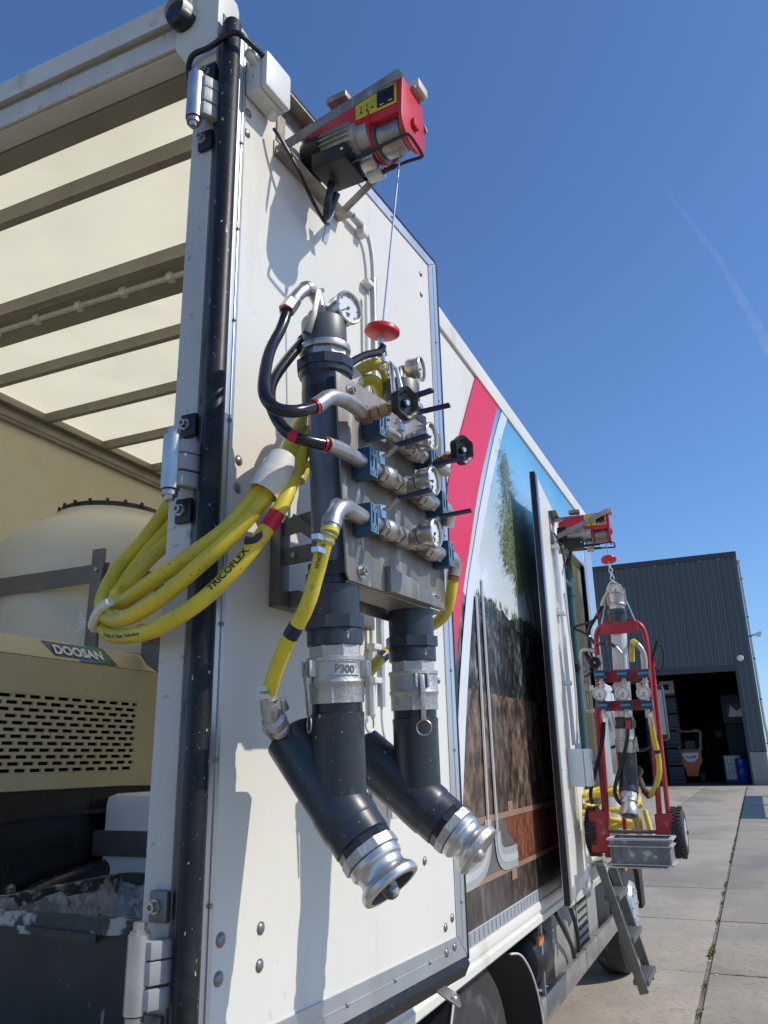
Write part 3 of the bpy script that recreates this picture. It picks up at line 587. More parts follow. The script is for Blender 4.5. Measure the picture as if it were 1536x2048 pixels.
# ---- underneath: wheels, guards, boxes, rail
def wheel(y, z, r, xo, w=.28):
    t = obj('wheel', MB().lathe([(0, r*.55), (0.0, r*.62), (.02, r*.72), (.012, r*.9), (.05, r), (w-.05, r), (w-.01, r*.92), (w, r*.6)], (xo, y, z), (-1, 0, 0), 48), M['tyre'], truck, ang=25)
    obj('rim', MB().lathe([(-.03, r*.30), (-.035, r*.34), (.0, r*.38), (.012, r*.5), (-.004, r*.56), (.02, r*.575)], (xo-.005, y, z), (-1, 0, 0), 40), M['rim'], t)
    tr = MB()
    for k in range(4): tr.torus((xo-.075-k*.045, y, z), (1, 0, 0), r-.004, .009, 48, 6)
    obj('tread_rib', tr, M['tyre'], t)
    for k in range(8):
        a = k*PI/4; obj('wheel_nut', MB().lathe([(0, .014), (.02, .014)], (xo+.02, y+math.cos(a)*r*.25, z+math.sin(a)*r*.25), (1, 0, 0), 6), M['rim'], t)
    return t
wheel(1.96, .46, .46, -.045); wheel(6.02, .49, .49, -.045)
for y, z, r in ((1.96, .46, .46), (6.02, .49, .49)): obj('wheel', MB().lathe([(0, r*.6), (.04, r), (.24, r), (.28, r*.6)], (-2.15, y, z), (-1, 0, 0), 32), M['tyre'], truck)
ga = [(-.02, 2.34, .865), (-.02, 2.50, .83), (-.02, 2.64, .745), (-.02, 2.74, .64), (-.02, 2.81, .50), (-.02, 2.83, .36)]
gp = smooth(ga, 5); gm = MB(); k = len(gp)
gm.add([p for p in gp]+[p+V((-.4, 0, 0)) for p in gp], [(i, i+1, k+i+1, k+i) for i in range(k-1)])
fg = part('mudguard', gm, 'dark'); obj('mudguard_edge', MB().tube(gp, .0045, 8), M['jb'], fg)
gq = smooth([(-.02, 1.62, .87), (-.02, 1.54, .72), (-.02, 1.50, .55), (-.02, 1.49, .36)], 5); gm = MB(); k = len(gq)
gm.add([p for p in gq]+[p+V((-.4, 0, 0)) for p in gq], [(i, i+1, k+i+1, k+i) for i in range(k-1)])
fg = part('mudguard', gm, 'dark'); obj('mudguard_edge', MB().tube(gq, .0045, 8), M['jb'], fg)
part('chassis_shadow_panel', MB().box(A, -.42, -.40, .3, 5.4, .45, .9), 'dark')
part('chassis_beam', MB().box(A, -.9, -.8, .1, 6.8, .55, .85), 'dark'); part('underfloor', MB().box(A, -2.4, -.06, .12, 5.35, .86, .895), 'dark')
part('rear_underrun', MB().box(A, -2.3, -.25, .3, .38, .45, .58), 'dark')
part('side_guard_rail', MB().box(A, -.06, -.03, 2.86, 4.15, .455, .565).box(A, -.06, -.03, 4.155, 4.45, .455, .565).box(A, -.06, -.03, 4.455, 5.25, .455, .565), 'railalu', bevel=.004)
tk = part('air_tank', MB().lathe([(0, .06), (.03, .14), (.06, .16), (.30, .16), (.33, .14), (.36, .06)], (-.19, 2.88, .70), (0, 1, 0), 24), 'rubber')
part('tank_bracket', MB().box(A, -.05, -.035, 2.95, 2.975, .45, .87), 'steelpost')
ml = part('marker_light', MB().box(A, -.03, -.012, 2.82, 2.91, .80, .84), 'amber', bevel=.005)
part('marker_light', MB().box(A, -.02, .0, 5.6, 5.72, .79, .83), 'amber', bevel=.008)
bx = part('heater_box', MB().box(A, -.36, -.09, 3.42, 4.75, .50, .86), 'box', bevel=.012)
for k in range(6): obj('louvre', MB().box(A, -.09, -.078, 4.08, 4.36, .545+k*.048, .558+k*.048), M['dark'], bx)
lp = MB()
lp.box(A, -.088, -.084, 4.05, 4.40, .53, .84); obj('louvre_panel', lp, M['box'], bx)
part('air_hose', MB().tube(smooth([(-.05, 3.35, .86), (-.04, 3.5, .74), (-.05, 3.7, .62), (-.05, 3.75, .5)]), .012, 8), 'blackp')
part('air_hose', MB().tube(smooth([(-.05, 3.62, .88), (-.04, 3.72, .8), (-.05, 3.86, .66), (-.06, 3.9, .52)]), .012, 8), 'blackp')
part('fuel_tank', MB().box(A, -.5, -.10, 4.82, 5.35, .48, .86), 'dark', bevel=.05)
# cab (mostly hidden by the body)
cb = part('cab', MB().prism([(-.14, 5.52, .62), (-.14, 5.52, 2.20), (-.14, 5.75, 2.32), (-.14, 6.9, 2.32), (-.14, 7.35, 1.6), (-.14, 7.42, .62)], (-2.15, 0, 0)), 'cab', bevel=.04)
obj('side_window', MB().box(A, -.142, -.135, 5.95, 6.85, 1.5, 2.1), M['glass'], cb)
part('front_mudguard', MB().prism([(-.03, 5.45, .60), (-.03, 5.42, .78), (-.03, 5.7, .90), (-.03, 6.4, .90), (-.03, 6.58, .74), (-.03, 6.75, .72), (-.03, 6.75, .38), (-.03, 6.55, .38), (-.03, 6.52, .66), (-.03, 6.35, .80), (-.03, 5.72, .82), (-.03, 5.5, .60)], (-.35, 0, 0)), 'blackp', bevel=.01)
mr_ = part('wing_mirror', MB().box(A, .20, .36, 6.55, 6.68, 1.78, 2.28), 'blackp', bevel=.04)
obj('mirror_glass', MB().box(A, .215, .345, 6.538, 6.546, 1.83, 2.23), M['tealglass'], mr_)
obj('mirror_arm', MB().tube(smooth([(-.14, 6.8, 2.25), (.1, 6.72, 2.33), (.25, 6.65, 2.3)]), .014, 8).tube(smooth([(-.14, 6.8, 1.75), (.1, 6.72, 1.7), (.25, 6.65, 1.8)]), .014, 8), M['blackp'], mr_)
# fold-out platform below the side door
stp = part('sill_board', MB().box(A, .0165, .030, 3.35, 4.62, .885, 1.075), 'plinth', bevel=.003)
for k in range(4): obj('board_groove', MB().box(A, .0302, .0335, 3.36, 4.61, .915+k*.042, .921+k*.042), M['plinth'], stp)
part('ladder_hook', MB().box(A, .031, .12, 4.0, 4.44, 1.02, 1.035), 'box', bevel=.003)

# ------------------------------------------------------------------ rear door folded back along the side
DL, DZ0, DZ1 = 1.206, 1.10, 3.506
door = part('rear_door', MB().box(D, .03, DL-.03, -.034, 0, DZ0+.03, DZ1-.03), 'panel')
def dp_(n, mb, m, **k): return obj(n, mb, M[m], door, **k)
dp_('door_edge_strip', MB().box(D, .010, .050, -.036, .004, DZ0, DZ1).box(D, .034, .038, .0041, .007, DZ0+.07, DZ1-.01), 'alu', bevel=.002)
dp_('door_edge_strip', MB().prism([D(DL-.062, .0015, DZ0+.064), D(DL, .0015, DZ0+.002), D(DL, .0015, DZ1), D(DL-.062, .0015, DZ1-.04)], D.d(0, .0035, 0)).box(D, DL-.03, DL-.027, .005, .007, DZ0+.04, DZ1-.03), 'alu')
dp_('door_bottom_strip', MB().prism([D(.051, .0015, DZ0), D(DL-.003, .0015, DZ0), D(DL-.064, .0015, DZ0+.063), D(.051, .0015, DZ0+.063)], D.d(0, .0035, 0)).box(D, .052, DL-.09, .005, .0065, DZ0+.03, DZ0+.033), 'alu')
dp_('door_top_strip', MB().prism([D(.051, .0015, DZ1-.038), D(DL-.063, .0015, DZ1-.038), D(DL-.003, .0015, DZ1), D(.051, .0015, DZ1)], D.d(0, .0035, 0)), 'alu')
dp_('door_gasket', MB().box(D, DL+.0005, DL+.012, -.03, .007, DZ0-.01, DZ1+.005), 'rubber', bevel=.003)
dp_('door_gasket', MB().box(D, -.0, DL, -.03, .007, DZ1+.0005, DZ1+.012), 'rubber', bevel=.003)
dp_('bottom_seal', MB().prism([D(-.01, .004, DZ0-.001), D(-.01, .012, DZ0-.02), D(-.01, -.005, DZ0-.055), D(-.01, -.03, DZ0-.06), D(-.01, -.03, DZ0-.001)], D.d(DL+.01, 0, 0)), 'rubberdirty')
dp_('bumper_tube', MB().lathe([(0, .008), (.0, .0235), (2.50, .0235), (2.508, .020), (2.51, .008)], D(-.0165, .004, 1.0), (0, 0, 1), 28), 'rubberdirty')
for s, z, r in [(.064, 3.284, .0115), (.062, 3.217, .0115), (.077, 2.316, .0115), (.077, 2.250, .0115), (.076, 1.345, .0125), (.074, 1.280, .0125), (.199, 1.344, .0115), (.198, 1.277, .0115), (.949, 1.388, .011), (1.078, 3.389, .010), (1.075, 3.30, .010), (1.070, 1.198, .011), (1.118, 1.215, .011), (1.06, 1.135, .011), (1.115, 1.14, .011), (1.09, 1.90, .009)]:
    q = D(s, .0052 if (s < .051 or s > 1.145 or z < 1.16) else .0, z); dp_('rivet', MB().dome(q, D.n, r, .006, 14).lathe([(0, r*1.12), (.001, r*1.12)], q, D.n, 14), 'rivet')
for s, z in [(.036, 3.163), (.036, 2.906), (.036, 2.654), (.036, 2.399), (.036, 1.939), (.036, 1.670), (.036, 1.409), (1.178, 3.15), (1.178, 2.91), (1.178, 2.65), (1.178, 2.4), (1.178, 2.15), (1.178, 1.94), (1.178, 1.69), (1.178, 1.45), (1.178, 1.25), (.30, 1.132), (.52, 1.132), (.75, 1.132), (.95, 1.132), (.30, 3.488), (.6, 3.488), (.85, 3.488)]:
    dp_('rivet', MB().dome(D(s, .0072, z), D.n, .0055, .003, 8), 'rivet')
lt_ = dp_('door_latch', MB().prism([D(1.0, -.01, 1.055), D(1.05, -.01, 1.06), D(1.06, .03, 1.04), D(1.05, .04, 1.015), D(1.02, .045, 1.02), D(1.0, .02, 1.04)], D.d(0.012, 0.004, -.012)), 'strap', bevel=.004)
obj('latch_bolt', MB().dome(D(1.035, .035, 1.028), D.d(-.3, 1, .2), .012, .01, 10), M['chrome'], lt_)
# hinges
for z0, z1, sx in ((3.185, 3.32, .004), (2.215, 2.335, .004), (1.25, 1.375, .0)):
    h = part('door_hinge', MB().lathe([(0, .016), (.0, .0205), (z1-z0, .0205), (z1-z0, .016)], (sx, -.055, z0), (0, 0, 1), 24), 'shiny')
    obj('hinge_pin', MB().lathe([(-.024, .009), (-.014, .012), (-.014, .017), (-.003, .017)], (sx, -.055, z0), (0, 0, 1), 12), M['steel'], h); obj('hinge_pin', MB().lathe([(0, .017), (.006, .017), (.006, .012), (.02, .012)], (sx, -.055, z1), (0, 0, 1), 6), M['steel'], h)
    H = z1-z0
    for a, b_ in ((.05, .32), (.36, .66), (.68, .92)):
        obj('hinge_leaf', MB().prism([(sx+.004, -.062, z0+H*a), (sx+.03, -.058, z0+H*a), (sx+.046, -.030, z0+H*a), (sx+.046, -.016, z0+H*a), (sx+.018, -.0165, z0+H*a), (sx+.014, -.04, z0+H*a)], (0, 0, H*(b_-a))), M['hingegrey'], h, bevel=.003)
    for zz in (z1+.012, z0-.065):
        bk = obj('hinge_bracket', MB().box(A, sx-.012, sx+.030, -.022, -.0085, zz, zz+.055), M['blackp' if z0 > 2 else 'strap'], h, bevel=.005)
        obj('bolt', MB().lathe([(0, .013), (.004, .013), (.004, .009), (.016, .009), (.016, .005), (.010, .004)], (sx+.004, -.0225, zz+.028), (0, -1, 0), 12), M['steel'], bk)
# second hinge-side cable round the post
part('lamp_cable', MB().tube(smooth([D(.05, .06, 3.425), D(.005, .055, 3.425), D(-.045, .035, 3.43), (.02, -.03, 3.43), (-.03, -.035, 3.42), (-.058, -.012, 3.395), (-.058, .03, 3.36), (-.055, .06, 3.33)], 5), .0075, 10), 'blackhose')

# ------------------------------------------------------------------ junction boxes and conduit on the rear door
jb = thing('junction_box', 'light grey junction box at the top corner of the rear door beside the black tube', 'junction box', D(.09, 0, 3.32))
obj('box_body', MB().box(D, .042, .150, .004, .052, 3.325, 3.44), M['jb'], jb, bevel=.008)
obj('lid', MB().box(D, .042, .150, .053, .075, 3.325, 3.44), M['jb'], jb, bevel=.010)
for a, z in ((.02, .04), (.075, .03)): obj('knockout', MB().torus(D(.0415, .028, 3.345+a), D.s, .010, .0018, 16, 6), M['jb'], jb)
for a in (.07, .11): obj('knockout', MB().torus(D(a, .03, 3.3245), (0, 0, 1), .010, .0018, 16, 6), M['jb'], jb)
obj('cable_gland', MB().lathe([(0, .013), (.016, .013), (.018, .016), (.03, .014), (.034, .009)], D(.043, .032, 3.418), D.d(-1, .1, .1), 10), M['jb'], jb)
obj('cable_gland', MB().lathe([(0, .013), (.02, .013), (.022, .010)], D(.128, .03, 3.325), D.d(0, 0, -1), 10), M['jb'], jb)
jb2 = thing('junction_box', 'white junction box low on the rear door, half hidden behind the second sloping pipe', 'junction box', D(.70, 0, 1.50))
obj('box_body', MB().box(D, .645, .76, .004, .05, 1.52, 1.62), M['jb'], jb2, bevel=.006)
obj('lid', MB().box(D, .645, .76, .051, .066, 1.52, 1.62), M['jb'], jb2, bevel=.008)
cdt = thing('conduit', 'grey electrical conduit running down the rear door from the hoist', 'conduit', D(.66, 0, 1.75))
obj('conduit_pipe', MB().tube(smooth([D(.52, .022, 3.285), D(.60, .022, 3.285), D(.65, .022, 3.262), D(.672, .022, 3.20), D(.676, .022, 3.12)], 6), .0075, 10), M['steelpost'], cdt)
obj('conduit_pipe', MB().tube([D(.676, .022, 3.13), D(.676, .022, 2.6), D(.678, .022, 1.80)], .011, 12), M['steelpost'], cdt)
obj('conduit_pipe', MB().tube([D(.642, .016, 3.05), D(.642, .016, 1.78)], .007, 12), M['jb'], cdt)
obj('conduit_pipe', MB().tube([D(.55, .022, 3.283), D(.605, .022, 3.283)], .012, 12), M['steelpost'], cdt)
obj('loose_wire', MB().tube(smooth([D(.678, .022, 1.80), D(.68, .024, 1.74), D(.70, .03, 1.68), D(.705, .03, 1.62)]), .004, 8), M['jb'], cdt)
for z in (3.09, 2.75, 2.35, 1.95, 1.86): obj('conduit_clip', MB().box(D, .632, .692, .004, .03, z, z+.016), M['jb'], cdt, bevel=.003)
obj('conduit_clip', MB().box(D, .60, .63, .004, .034, 3.25, 3.285), M['jb'], cdt, bevel=.004)

# ------------------------------------------------------------------ text helpers
def text_mesh(txt, size, off=.0):
    cu = bpy.data.curves.new('t', 'FONT'); cu.body = txt; cu.size = size; cu.offset = off; cu.resolution_u = 3
    o = bpy.data.objects.new('t', cu); COL.objects.link(o); bpy.context.view_layer.update()
    me = bpy.data.meshes.new_from_object(o.evaluated_get(bpy.context.evaluated_depsgraph_get()))
    b = bmesh.new(); b.from_mesh(me); bmesh.ops.triangulate(b, faces=b.faces)
    for _ in range(3):
        es = [e for e in b.edges if e.calc_length() > size*.16]
        if es: bmesh.ops.subdivide_edges(b, edges=es, cuts=1); bmesh.ops.triangulate(b, faces=b.faces)
    b.verts.index_update(); vs = [v.co.copy() for v in b.verts]; fs = [tuple(v.index for v in f.verts) for f in b.faces]; b.free()
    bpy.data.objects.remove(o); bpy.data.meshes.remove(me); return vs, fs
def flat_text(txt, size, o, ux, uy, nrm, lift=.001, off=0.):
    vs, fs = text_mesh(txt, size, off); o, ux, uy, nrm = V(o), V(ux).normalized(), V(uy).normalized(), V(nrm).normalized()
    return MB().add([o+ux*v.x+uy*v.y+nrm*lift for v in vs], fs)
def tube_text(txt, size, path, r, L0, side, lift=.0008, off=0., flip=1):
    vs, fs = text_mesh(txt, size, off); acc = [0]
    for a, b in zip(path, path[1:]): acc.append(acc[-1]+(b-a).length)
    out = []
    for v in vs:
        L = min(max(L0+v.x, 0), acc[-1]-1e-5); i = max(k for k in range(len(acc)-1) if acc[k] <= L); t = (L-acc[i])/(acc[i+1]-acc[i])
        p = path[i].lerp(path[i+1], t); T0 = (path[i+1]-path[i]).normalized(); T1 = (path[min(i+2, len(path)-1)]-path[min(i+1, len(path)-2)]).normalized(); T = T0.lerp(T1, t).normalized()
        n = V(side); n = (n-T*n.dot(T)).normalized(); b = n.cross(T)*flip; a = (v.y-size*.35)/r
        out.append(p+(n*math.cos(a)+b*math.sin(a))*(r+lift))
    return MB().add(out, fs)

# ------------------------------------------------------------------ electric hoists
def hoist(F, s0, z0, label, cable, slack):
    """F frame of the door face, s0/z0 centre of the bracket foot; cable = (top, disc, hook end)"""
    f = lambda s, o, z: F(s0+s, o, z0+z); dd = F.d
    def obj(name, mb, *a, **k):                 # body proportions: slightly shorter and flatter than first drawn
        if name not in ('wire_rope', 'stop_disc', 'ferrule', 'hook'):
            out = []
            for v in mb.v:
                w = v-F.O; out.append(F(w.dot(F.s), w.dot(F.n)*.93, z0+(w.z-z0)*.90))
            mb.v = out
        return OBJ0(name, mb, *a, **k)
    t = thing('electric_hoist', label, 'hoist', f(0, 0, 0), 'electric wire hoists on triangular steel brackets')
    # bracket: angle iron foot, plate, two flat arms, top beam
    obj('bracket_foot', MB().box(F, s0-.165, s0+.165, .001, .052, z0-.010, z0-.006).box(F, s0-.165, s0+.165, .001, .005, z0-.005, z0+.045), M['stain'], t, bevel=.001)
    obj('bracket_plate', MB().box(F, s0-.16, s0+.10, .001, .006, z0+.165, z0+.21).box(F, s0-.16, s0+.10, .007, .05, z0+.205, z0+.21), M['stain'], t)
    obj('bracket_plate', MB().box(F, s0-.155, s0-.12, .001, .006, z0+.05, z0+.16), M['stain'], t)
    obj('bracket_arm', MB().bar(f(-.158, .01, .006), f(-.072, .375, .195), .032, .005, (0, 0, 1)), M['stain'], t, bevel=.001)
    obj('bracket_arm', MB().bar(f(.158, .01, .012), f(.075, .375, .120), .034, .005, (0, 0, 1)), M['stain'], t, bevel=.001)
    obj('top_beam', MB().box(F, s0-.01, s0+.05, .02, .385, z0+.197, z0+.203), M['stain'], t, bevel=.001)
    obj('mounting_lug', MB().box(F, s0-.075, s0-.02, .12, .19, z0+.204, z0+.226), M['stain'], t, bevel=.003)
    obj('buffer_block', MB().box(F, s0+.0, s0+.055, .345, .395, z0+.204, z0+.236), M['alupost'], t, bevel=.003)
    # red housing
    prof = [(.045, .10), (.045, .150), (.12, .182), (.36, .195), (.36, .075), (.245, .075), (.19, .098), (.10, .098)]
    hs = obj('housing', MB().prism([f(-.058, o, z) for o, z in prof], dd(.116, 0, 0)), M['red'], t, bevel=.005)
    ep = [(-.058, .198), (.050, .198), (.066, .170)]+[(.070*math.cos(q_), .052-.074*math.sin(q_)) for q_ in [k_*PI/12 for k_ in range(13)]]
    obj('end_plate', MB().prism([f(a, .36, z) for a, z in ep], dd(0, .012, 0)), M['red'], t, bevel=.003)
    obj('end_plate', MB().prism([f(a*.95, .255, z*.92+.004) for a, z in ep], dd(0, .006, 0)), M['red'], t)
    obj('shaft_boss', MB().box(F, s0-.014, s0+.014, .3725, .384, z0+.050, z0+.078), M['red'], t, bevel=.002)
    st = obj('warning_sticker', MB().box(F, s0-.0605, s0-.0590, .215, .352, z0+.106, z0+.182), M['stick_y'], hs)
    obj('black_panel', MB().box(F, s0-.0615, s0-.0607, .288, .345, z0+.114, z0+.174), M['print'], st)
    mk = MB()
    for k, (a, w, h) in enumerate(((.292, .012, .022), (.307, .010, .022), (.320, .010, .022), (.333, .006, .022))):
        mk.box(F, s0-.0622, s0-.0617, a, a+w, z0+.138, z0+.138+h)
    obj('sticker_mark', mk, M['navytape'], st)
    mk = MB()
    for o_, z_, w in ((.325, .121, .014), (.298, .119, .012)): mk.box(F, s0-.0622, s0-.0617, o_, o_+w, z0+z_, z0+z_+.003)
    obj('sticker_mark', mk, M['white'], st)
    mk = MB()
    for o_ in (.23, .25): mk.prism([f(-.0612, o_, .122), f(-.0612, o_+.008, .122), f(-.0612, o_+.004, .132)], dd(.0004, 0, 0)).box(F, s0-.0612, s0-.0608, o_+.003, o_+.005, z0+.132, z0+.150)
    mk.box(F, s0-.0612, s0-.0608, .268, .276, z0+.124, z0+.130)
    obj('sticker_mark', mk, M['print'], st)
    # motor with fins, fan cover, gearbox, drum with wound rope
    c = f(-.024, 0, .062)
    mo = obj('motor', MB().lathe([(.095, .052), (.20, .052)], c, F.n, 28), M['cast'], t)
    fn = MB()
    for k in range(22):
        a = k*2*PI/22; u = dd(math.cos(a), 0, math.sin(a)); fn.bar(c+F.n*.096+u*.056, c+F.n*.198+u*.056, .012, .003, u)
    obj('cooling_fin', fn, M['cast'], mo)
    obj('fan_cover', MB().lathe([(.028, .03), (.03, .058), (.05, .064), (.096, .064), (.098, .055)], c, F.n, 32), M['blackp'], t)
    obj('gearbox', MB().lathe([(.20, .053), (.212, .053), (.214, .042), (.25, .040)], c, F.n, 24), M['cast'], t)
    dr = obj('drum', MB().lathe([(.262, .056), (.268, .056), (.27, .044), (.352, .044), (.354, .056), (.358, .056)], f(0, 0, .045), F.n, 28), M['strap'], t)
    rp = MB(); pts = []
    for k in range(24*14): pts.append(f(0, 0, .045)+F.n*(.274+k/(24*14)*.072)+dd(math.cos(k*PI/12), 0, math.sin(k*PI/12))*.0462)
    obj('wound_rope', rp.tube(pts, .0026, 6), M['steel'], dr)
    # connection box under the motor, black trigger arm and rope guide loop
    cb = obj('connection_box', MB().prism([f(-.085, .075, -.038), f(.025, .075, -.038), f(.025, .195, -.042), f(-.085, .195, -.042)], dd(0, 0, .062)), M['blackp'], t, bevel=.006)
    obj('screw', MB().lathe([(0, .005), (.004, .005)], f(-.086, .185, -.01), dd(-1, 0, 0), 8), M['chrome'], cb)
    obj('capacitor', MB().lathe([(.21, .020), (.255, .020)], f(.02, 0, -.035), F.n, 16), M['cast'], t)
    obj('gear_cover', MB().lathe([(.205, .03), (.24, .034), (.25, .03)], f(.0, 0, -.005), F.n, 18), M['steel'], t)
    obj('guide_lever', MB().bar(f(-.052, .19, -.028), f(-.056, .30, -.028), .016, .006), M['blackp'], t, bevel=.002); obj('guide_lever', MB().bar(f(.03, .19, -.028), f(.02, .30, -.034), .016, .006), M['blackp'], t, bevel=.002)
    obj('rope_guide', MB().tube(smooth([f(-.056, .24, -.028), f(-.058, .34, -.024), f(-.056, .376, -.022), f(-.045, .385, -.024), f(.01, .388, -.036), f(.022, .38, -.038), f(.02, .34, -.036), f(.02, .26, -.034)], 4), .0050, 8), M['blackp'], t)
    pc = MB().tube(smooth([f(-.03, .11, -.05), f(-.03, .10, -.10), f(-.02, .085, -.135), f(.0, .07, -.14), f(.012, .075, -.11), f(.012, .10, -.055)], 5), .0105, 10)
    obj('power_cable', pc, M['blackhose'], t)
    obj('power_cable', MB().tube(smooth([f(-.20, .03, .04), f(-.175, .045, .0), f(-.13, .06, -.06), f(-.07, .065, -.12), f(0, .06, -.15), f(.05, .045, -.12)], 6), .0055, 8), M['blackhose'], t)
    obj('cable_tray', MB().prism([f(.028, .06, -.08), f(.048, .06, -.08), f(.052, .03, -.19), f(.032, .03, -.19)], dd(0, .006, 0)), M['steelpost'], t)
    # rope, red stop disc, hook
    top, dc, hk = cable
    obj('wire_rope', MB().tube([top, dc], .0026, 8), M['zinc'], t)
    ax = (top-dc).normalized()
    ds = obj('stop_disc', MB().lathe([(-.010, .010), (-.009, .040), (-.005, .0455), (.004, .0455), (.009, .041), (.010, .014), (.012, .010), (.012, .0)], dc, ax+V(slack), 36), M['red'], t, ang=50)
    obj('ferrule', MB().lathe([(.012, .006), (.03, .006), (.032, .003)], dc, ax, 10).lathe([(-.035, .008), (-.016, .008)], dc, ax, 10), M['zinc'], ds)
    e = dc-ax*.034
    hkm = MB().tube([e, e.lerp(hk, .25)], .006, 10)
    m0 = e.lerp(hk, .25)
    for k in range(3):
        q0 = m0.lerp(hk, k/3); q1 = m0.lerp(hk, (k+1.25)/3); dv_ = q1-q0; sdv = dv_.cross(V((.3, .2, .1)) if k % 2 else V((-.2, .5, .0))).normalized()*.010
        hkm.tube([q0+sdv*.2, q0+dv_*.2+sdv, q0+dv_*.8+sdv, q1, q0+dv_*.8-sdv, q0+dv_*.2-sdv], .0036, 8, closed=True)
    obj('hook', hkm, M['zinc'], t)
    return t
hoist(D, .338, 3.245, 'red electric hoist on the rear door, the large one near the top of the picture', (D(.338, .31, 3.285), D(.337, .235, 2.705), D(.343, .235, 2.605)), (0, 0, 0))

# ------------------------------------------------------------------ valve manifold hanging from the first hoist
man = thing('valve_manifold', 'stainless valve plate with two dark grey pipes hanging from the near hoist', 'manifold', D(.3, .25, 1.4))
def mp_(n, mb, m, p=man, **k): return obj(n, mb, M[m], p, **k)
def gauge(p, c, ax, r=.034, th=.030, ang=220, stem=.03, up=(0, 0, 1)):
    ax = V(ax).normalized(); u = V(up); u = (u-ax*u.dot(ax)).normalized(); w = u.cross(ax); c = V(c)
    g = obj('pressure_gauge', MB().lathe([(-th-.002, r*.6), (-th, r*.95), (-th+.004, r), (-.008, r), (-.006, r*1.07), (.002, r*1.07), (.004, r*1.0), (.003, r*.93), (-.002, r*.91)], c, ax, 40, caps=False).lathe([(-th-.001, .0), (-th-.001, r*.6)], c, ax, 40, caps=False).lathe([(-th-stem, .007), (-th-.002, .007)], c, ax, 12).lathe([(-th-stem*.7, .011), (-th-stem*.25, .011)], c, ax, 6), M['chrome'], p)
    obj('dial', MB().lathe([(-.003, .0), (-.003, r*.915)], c, ax, 40, caps=False), M['dial'], g)
    a = R(ang); dv_ = w*math.sin(a)+u*math.cos(a)
    obj('needle', MB().bar(c-ax*.0015-dv_*r*.15, c-ax*.0015+dv_*r*.72, .0018, .0008, ax.cross(dv_)).lathe([(-.002, r*.10), (-.0005, r*.10)], c, ax, 12), M['print'], g)
    tk = MB()
    for k in range(25):
        b = R(225+k*11.25); e = w*math.sin(b)+u*math.cos(b); l = .16 if k % 4 == 0 else .08
        tk.bar(c-ax*.002+e*r*.84, c-ax*.002+e*r*(.84-l), .0012 if k % 4 else .002, .0005, ax.cross(e))
    for k in range(3): tk.bar(c-ax*.002+u*(r*(-.35-.1*k))-w*r*(.16-.03*k), c-ax*.002+u*(r*(-.35-.1*k))+w*r*(.16-.03*k), .002, .0004, u)
    obj('dial_marks', tk, M['print'], g); return g
U1 = D.d(-.062, 0, 1); P1 = lambda z: D(.127+(1.76-z)*.062, .23, z)
U2 = D.d(-.03, 0, 1); P2 = lambda z: D(.465+(1.76-z)*.026, .23, z)
pl = mp_('mounting_plate', MB().prism([D(.032, .284, 2.443), D(.072, .284, 2.016), D(.082, .284, 2.004), D(.532, .284, 2.008), D(.553, .284, 2.475), D(.545, .284, 2.485)], D.d(0, .005, 0)), 'stain', bevel=.001)
mp_('plate_return', MB().box(D, .09, .53, .20, .283, 2.002, 2.007).box(D, .10, .53, .17, .175, 1.985, 2.035), 'stain', pl, bevel=.001)
mp_('folded_bracket', MB().prism([D(.235, .2895, 2.006), D(.50, .2895, 2.008), D(.50, .2895, 2.02), D(.34, .2895, 2.052), D(.235, .2895, 2.06)], D.d(0, .012, 0)), 'stain', pl, bevel=.002)
mp_('folded_bracket', MB().box(D, .229, .2345, .289, .303, 2.005, 2.062), 'stain', pl, bevel=.002)
for s, z in ((.087, 2.419), (.125, 2.03), (.468, 2.032), (.42, 2.44)):
    mp_('plate_bolt', MB().lathe([(0, .015), (.003, .015), (.003, .009), (.013, .009), (.013, .005), (.008, .0045)], D(s, .289, z), D.n, 14), 'steel', pl)
mp_('lifting_eye', MB().tube([D(.30, .287, 2.45), D(.335, .26, 2.60), D(.345, .25, 2.615), D(.358, .262, 2.60), D(.37, .287, 2.46)], .0055, 10), 'zinc')
